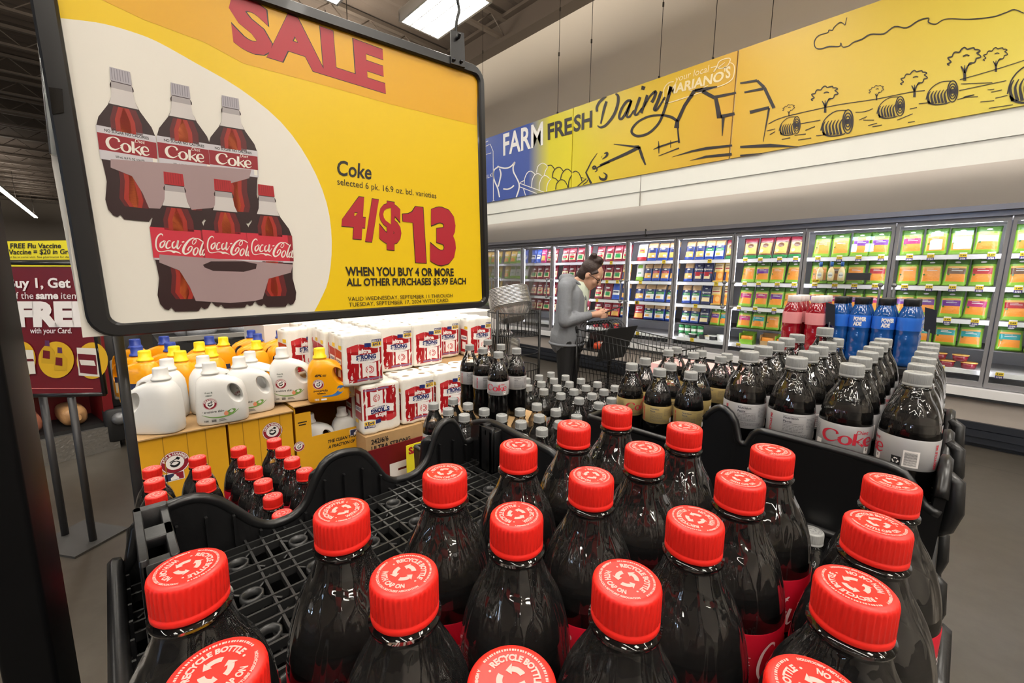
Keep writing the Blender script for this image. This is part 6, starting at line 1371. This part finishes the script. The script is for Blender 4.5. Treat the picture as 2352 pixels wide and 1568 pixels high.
for k, a in enumerate((2.6, 4.9, .6)): MB().cyl((rr_*1.02*math.cos(a), rr_*1.02*math.sin(a), 0), (rr_*1.02*math.cos(a), rr_*1.02*math.sin(a), 1.17), .011, seg=10).build('pole', crm, rk)
foil = mat('foil', '#d0cecb', rough=.26, metal=.85, bump=.12, nscale=35)
m = MB(); R_ = []
for z, a, bb, rip in ((0, .085, .055, 0), (.004, .095, .064, .4), (.03, .112, .080, 1), (.065, .135, .100, 1), (.088, .150, .114, .5), (.090, .170, .134, 0), (.094, .174, .138, 0), (.093, .170, .134, 0)):
    rg = selip(a, bb, z, .5, 96); R_.append([(x*(1+rip*.045*(i % 4 < 2)), y*(1+rip*.045*(i % 4 < 2)), z) for i, (x, y, z) in enumerate(rg)])
m.loft(R_, True, False); pan_me = drop(m.build('foil_pan', foil))
vdir = Vector((RX, RY, 0)).normalized(); lat = Vector((vdir.y, -vdir.x, 0))
def pan(label, pos, ax, xdir):
    ax = Vector(ax).normalized(); xd = (Vector(xdir)-ax*Vector(xdir).dot(ax)).normalized(); yd = ax.cross(xd)
    o = obj('foil_pan', pan_me); o.matrix_world = Matrix(((xd.x, yd.x, ax.x, pos[0]), (xd.y, yd.y, ax.y, pos[1]), (xd.z, yd.z, ax.z, pos[2]), (0, 0, 0, 1))); o.scale = (1.05,)*3; tag(o, label, 'foil pan', 'foil pans on the wire rack')
ax1 = vdir*.50+UP*.84-lat*.20
for k in range(13): p = Vector((RX, RY, 1.075))-vdir*.02+ax1.normalized()*(.0135*k); pan('foil roasting pan of the upper tilted stack, %s from the bottom' % ORD[k], p, ax1, lat)
for k in range(14): p = Vector((RX, RY, .805))-lat*(.15-.0155*k)-UP*.0; pan('foil roasting pan standing on edge in the lower basket, %s from left' % ORD[k], p, -lat+UP*.08, UP)
# ================================================================ SPORT DRINKS
pblu = clear('drink_tint', '#ffffff', 1.5, 1.0)
dbl = mat('drink_blue', '#134a8e', rough=.12, spec=.6, coat=.6); dre = mat('drink_red', '#8c0f1e', rough=.12, spec=.6, coat=.6); sbl = mat('sleeve_blue', '#2b6bd0', rough=.3); sre = mat('sleeve_red', '#d98d90', rough=.3); swh = mat('cap_pale', '#e6dfdb', rough=.4); sbk = mat('cap_black', '#1a1b1e', rough=.4)
def drink(label, kind, x, y, z, rz, rot):
    t = thing('sport_drink_bottle', label, 'bottle', (x, y, z), rz, 'sport drinks behind the diet bottles'); m = MB()
    m.lathe([(.024, 0), (.030, .004), (.0318, .012), (.0312, .028), (.0302, .034), (.0312, .040), (.0312, .058), (.0302, .064), (.0312, .070), (.0316, .092), (.0295, .098), (.0312, .106), (.0318, .112), (.0318, .150), (.0300, .160), (.0225, .180), (.0205, .184), (.0200, .190)], 28, cap0=True, cap1=True); m.build('drink', dbl if kind == 'b' else dre, t)
    m = MB(); m.lathe([(.0321, .112), (.0324, .114), (.0318, .127), (.0324, .140), (.0324, .150), (.0320, .152)], 28); s_ = m.build('sleeve', sbl if kind == 'b' else sre, t)
    m = MB(); m.lathe([(.0195, .186), (.0212, .187), (.0212, .206), (.0200, .2085)], 40, cap1=True, rip=lambda k, i, r, q: -.0005*(i % 2) if k in (1, 2) else 0); m.build('cap', sbk if kind == 'b' else swh, t)
    f = lambda u, v: Vector((.0331*math.cos(rot+u/.033), .0331*math.sin(rot+u/.033), v)); m = MB()
    put_text(m, 'POWER', f, .036, .0115, .06, 0, -.018, .1345); put_text(m, 'ADE', f, .024, .0115, .06, 0, -.018, .119); m.build('lettering', cwhite, s_, fix=False)
    return t
YP = 1.93; ZP = 1.388-.2085*1.08
bx = [aty(x, 690, YP).x for x in (1933, 1981, 2037, 2096)]
fa = lambda x, y: math.atan2(-y, -x)
for c, x in enumerate(bx):
    for r in range(2):
        o = drink('blue sport drink with black cap, %s from left in the %s row' % (ORD[c], 'front' if r == 0 else 'rear'), 'b', x-.012*r*0, YP+.068*r, ZP, 0, fa(x, YP)+(-1.1, .0, .35, 1.8)[c]); o.scale = (1.0, 1.0, 1.08)
for c, xp in enumerate((1824, 1878)):
    x = aty(xp, 690, YP-.03).x
    for r in range(3):
        o = drink('red sport drink with white cap, %s file, %s row' % (('left', 'right')[c], ('front', 'middle', 'rear')[r]), 'r', x, YP-.03+.068*r, ZP, 0, fa(x, YP)+(1.9, 2.3)[c]); o.scale = (1.0, 1.0, 1.08)
for q, w in (((1908, 720), 'between the red and blue sport drinks'), ((2138, 735), 'at the right end of the blue sport drinks')):
    p = aty(q[0], q[1], YP-.045); t = thing('carrier_card', 'black carrier card '+w, 'card', (p.x, p.y, ZP)); z = p.z-ZP
    m = MB(); m.loft([[(-.012, -.0006, z-.035), (.016, -.0006, z-.045), (.010, -.0006, z+.032), (-.018, -.0006, z+.040)], [(-.012, .0006, z-.035), (.016, .0006, z-.045), (.010, .0006, z+.032), (-.018, .0006, z+.040)]], True, True, False); m.build('card', mat('card_black', '#1c1d24', rough=.4), t)
    m = MB(); m.cyl((0, 0, 0), (0, 0, z-.03), .003, seg=6); m.build('stem', MATS['card_black'], t)
base('black base under the red and blue sport drinks', bx[0]-.15, YP-.07, bx[-1]+.06, YP+.15, ZP)
sb = thing('soda_carton', 'pink and white soda carton behind the gold-label bottles', 'box', (aty(1600, 820, 1.5).x, 1.56, 0)); a = aty(1495, 820, 1.5).x-sb.location.x; b_ = aty(1695, 820, 1.5).x-sb.location.x; z = aty(1600, 818, 1.5).z-.05
m = MB(); m.rbox(a, -.06, .0, b_, .12, z, .006); m.build('carton', mat('soda_pink', '#d9a9a6', rough=.5), sb); m = MB()
for k in range(5): u = a+(b_-a)*(k+.2)/5; m.poly([(u, -.0605, z-.05), (u+.02, -.0605, z-.05), (u+.035, -.0605, z-.01), (u+.015, -.0605, z-.01)])
m.build('stripes', sre, sb, fix=False)
# ================================================================ THINGS BEHIND THE CARTONS
grey = mat('case_grey', '#8e8b87', rough=.6, noise=.1, nscale=14)
fc = thing('chest_freezer', 'long low grey open chest with clear dividers behind the detergent jugs', 'freezer', (-5.4, 1.4, 0)); m = MB(); m.box(-.5, -1.1, 0, .45, 2.1, .80); m.build('tub', MATS['flap_black'], fc)
m = MB(); m.box(.40, -1.1, .82, .45, 2.1, .86); m.box(-.5, -1.1, .8, -.46, 2.1, 1.22)
for k in range(6): m.box(-.46, -1.1, .86+.058*k, -.44, 2.1, .905+.058*k)
m.build('back_rail', grey, fc)
for y in (-.9, .1, 1.1): m = MB(); m.box(-.44, y, .80, .42, y+.006, 1.05); m.build('divider', clear('divider_clear', '#eef1f1', 1.45, 1., .05), fc)
bgm = mat('bag_clear_grey', '#a9adb4', rough=.3, bump=.6, nscale=40)
for k, (y, x, c) in enumerate(((.6, -5.2, bgm), (1.05, -5.15, bgm), (1.5, -5.2, bgm), (1.95, -5.15, bgm), (2.45, -5.2, mat('bag_brown', '#8a7766', rough=.4, bump=.6, nscale=40)), (2.85, -5.15, MATS['bag_brown']))):
    o = MB(); o.ball((0, 0, .09), .12, 1.2, 1.5, .75, 14, 10); o = o.build('frozen_bag', c); o.location = (x, y, .80); tag(o, '%s frozen bag in the grey chest, %s from left' % ('crinkled grey' if k < 4 else 'brown', ORD[k] if k < 4 else ('first', 'second')[k-4]), 'bag', 'bags in the grey chest')
# stack with foam plates and paper towels behind the tissue packs
st2 = thing('white_carton_stack', 'white cartons stacked behind the upper tissue packs', 'box', (-3.55, 1.75, 0)); MB().box(-.3, -1.0, 0, .3, 1.15, 1.10).build('carton', mat('carton_white', '#e4e0da', rough=.6), st2)
def flatpack(label, x, y, z, w, h, m1, m2, txt):
    t = thing('plate_pack', label, 'package', (x, y, z), .1, 'packs on the white cartons'); m = MB(); m.rbox(-.08, -w/2, 0, .08, w/2, h, .03); m.build('pack', m1, t); m = MB(); f = lambda u, v: Vector((.0805, u, v)); m.poly([f(-w*.3, h*.2), f(w*.3, h*.25), f(w*.3, h*.85), f(-w*.25, h*.8)]); 
    q = m.build('label', m2, t, fix=False)
    if txt: m = MB(); put_text(m, txt, lambda u, v: Vector((.0812, u, v)), w*.4, h*.32, .06, .15, -w*.2, h*.35); m.build('lettering', tnavy, q, fix=False)
p = atx(945, 738, -3.3); flatpack('white pack with orange label and navy lettering above the tissue packs', -3.38, p.y, 1.10, .30, p.z-1.10+.05, cwhite, mat('label_orange', '#d8562a', rough=.4), 'Hefty')
p = atx(855, 745, -3.3); flatpack('white pack with plain orange label and no lettering above the tissue packs', -3.38, p.y, 1.10, .22, p.z-1.10+.03, cwhite, MATS['label_orange'], '')
p = atx(735, 755, -3.3); flatpack('white pack with dark red striped label behind the orange jug', -3.38, p.y, 1.10, .28, p.z-1.10+.06, cwhite, mred, '')
# bread rack and cart handle at far left
brk = thing('bread_rack', 'maroon-sided bread rack on a diamond plate base behind the promotion stand', 'rack', (-5.06, -.50, 0), .2)
m = MB(); m.box(.0, .30, .20, .45, .36, 1.05); m.box(-.3, -1.0, .20, .0, .36, 1.05); m.build('side_panel', mar, brk); m = MB(); m.box(-.3, -1.0, 0, .46, .37, .20); m.build('kick_plate', mat('diamond_plate', '#8e8c88', rough=.35, metal=.7, bump=.8, nscale=45), brk)
m = MB(); m.box(0, -1.0, .20, .42, .30, .23); m.box(0, -1.0, .60, .42, .30, .63); m.build('shelf', MATS['flap_black'], brk)
lf = mat('loaf_bag', '#b98f62', rough=.3, bump=.4, nscale=30); lf2 = mat('loaf_bag_red', '#a86a55', rough=.3, bump=.4, nscale=30)
Rb = Matrix.Rotation(.2, 4, 'Z')
for k, (x, y, z, mm) in enumerate(((.2, .15, .23, lf), (.2, -.10, .23, lf2), (.2, -.35, .23, lf), (.2, .12, .63, lf), (.2, -.15, .63, lf2), (.2, -.4, .63, lf))):
    q = Rb @ Vector((x, y, z)); o = MB(); o.loft([[(x_, y_*sc, max(.0, .078+(z_)*sc)) for y_, z_, _ in selip(.078, .076, 0, .7, 20)] for x_, sc in ((-.16, .15), (-.145, .75), (-.12, .97), (0, 1), (.12, .97), (.145, .72), (.17, .2), (.20, .35))], True, True); o = o.build('bread_loaf', mm); o.location = (-5.06+q.x, -.50+q.y, z); o.rotation_euler = (0, 0, .2); tag(o, 'bagged bread loaf on the %s shelf of the maroon rack, %s from right' % ('lower' if k < 3 else 'upper', ORD[k % 3]), 'bread', 'bread loaves')
pj = thing('floor_machine', 'black wheeled machine with a round grey knob left of the yellow cartons', 'machine', (-4.85, -.02, 0), .1); m = MB(); m.rbox(-.18, -.12, .06, .18, .20, .34, .04); m.rbox(-.14, -.10, .34, .12, .18, 1.12, .04); m.build('body', MATS['flap_black'], pj)
m = MB(); m.rbox(-.1, -.04, .40, .135, .12, .74, .03); m.build('panel', grey, pj); MB().ball((.20, -.03, .26), .05).build('knob', MATS['handle_grey'], pj)
for y in (-.05, .13): MB().cyl((0, y-.03, .06), (0, y+.03, .06), .06, seg=20).build('wheel', MATS['dark_metal'], pj)
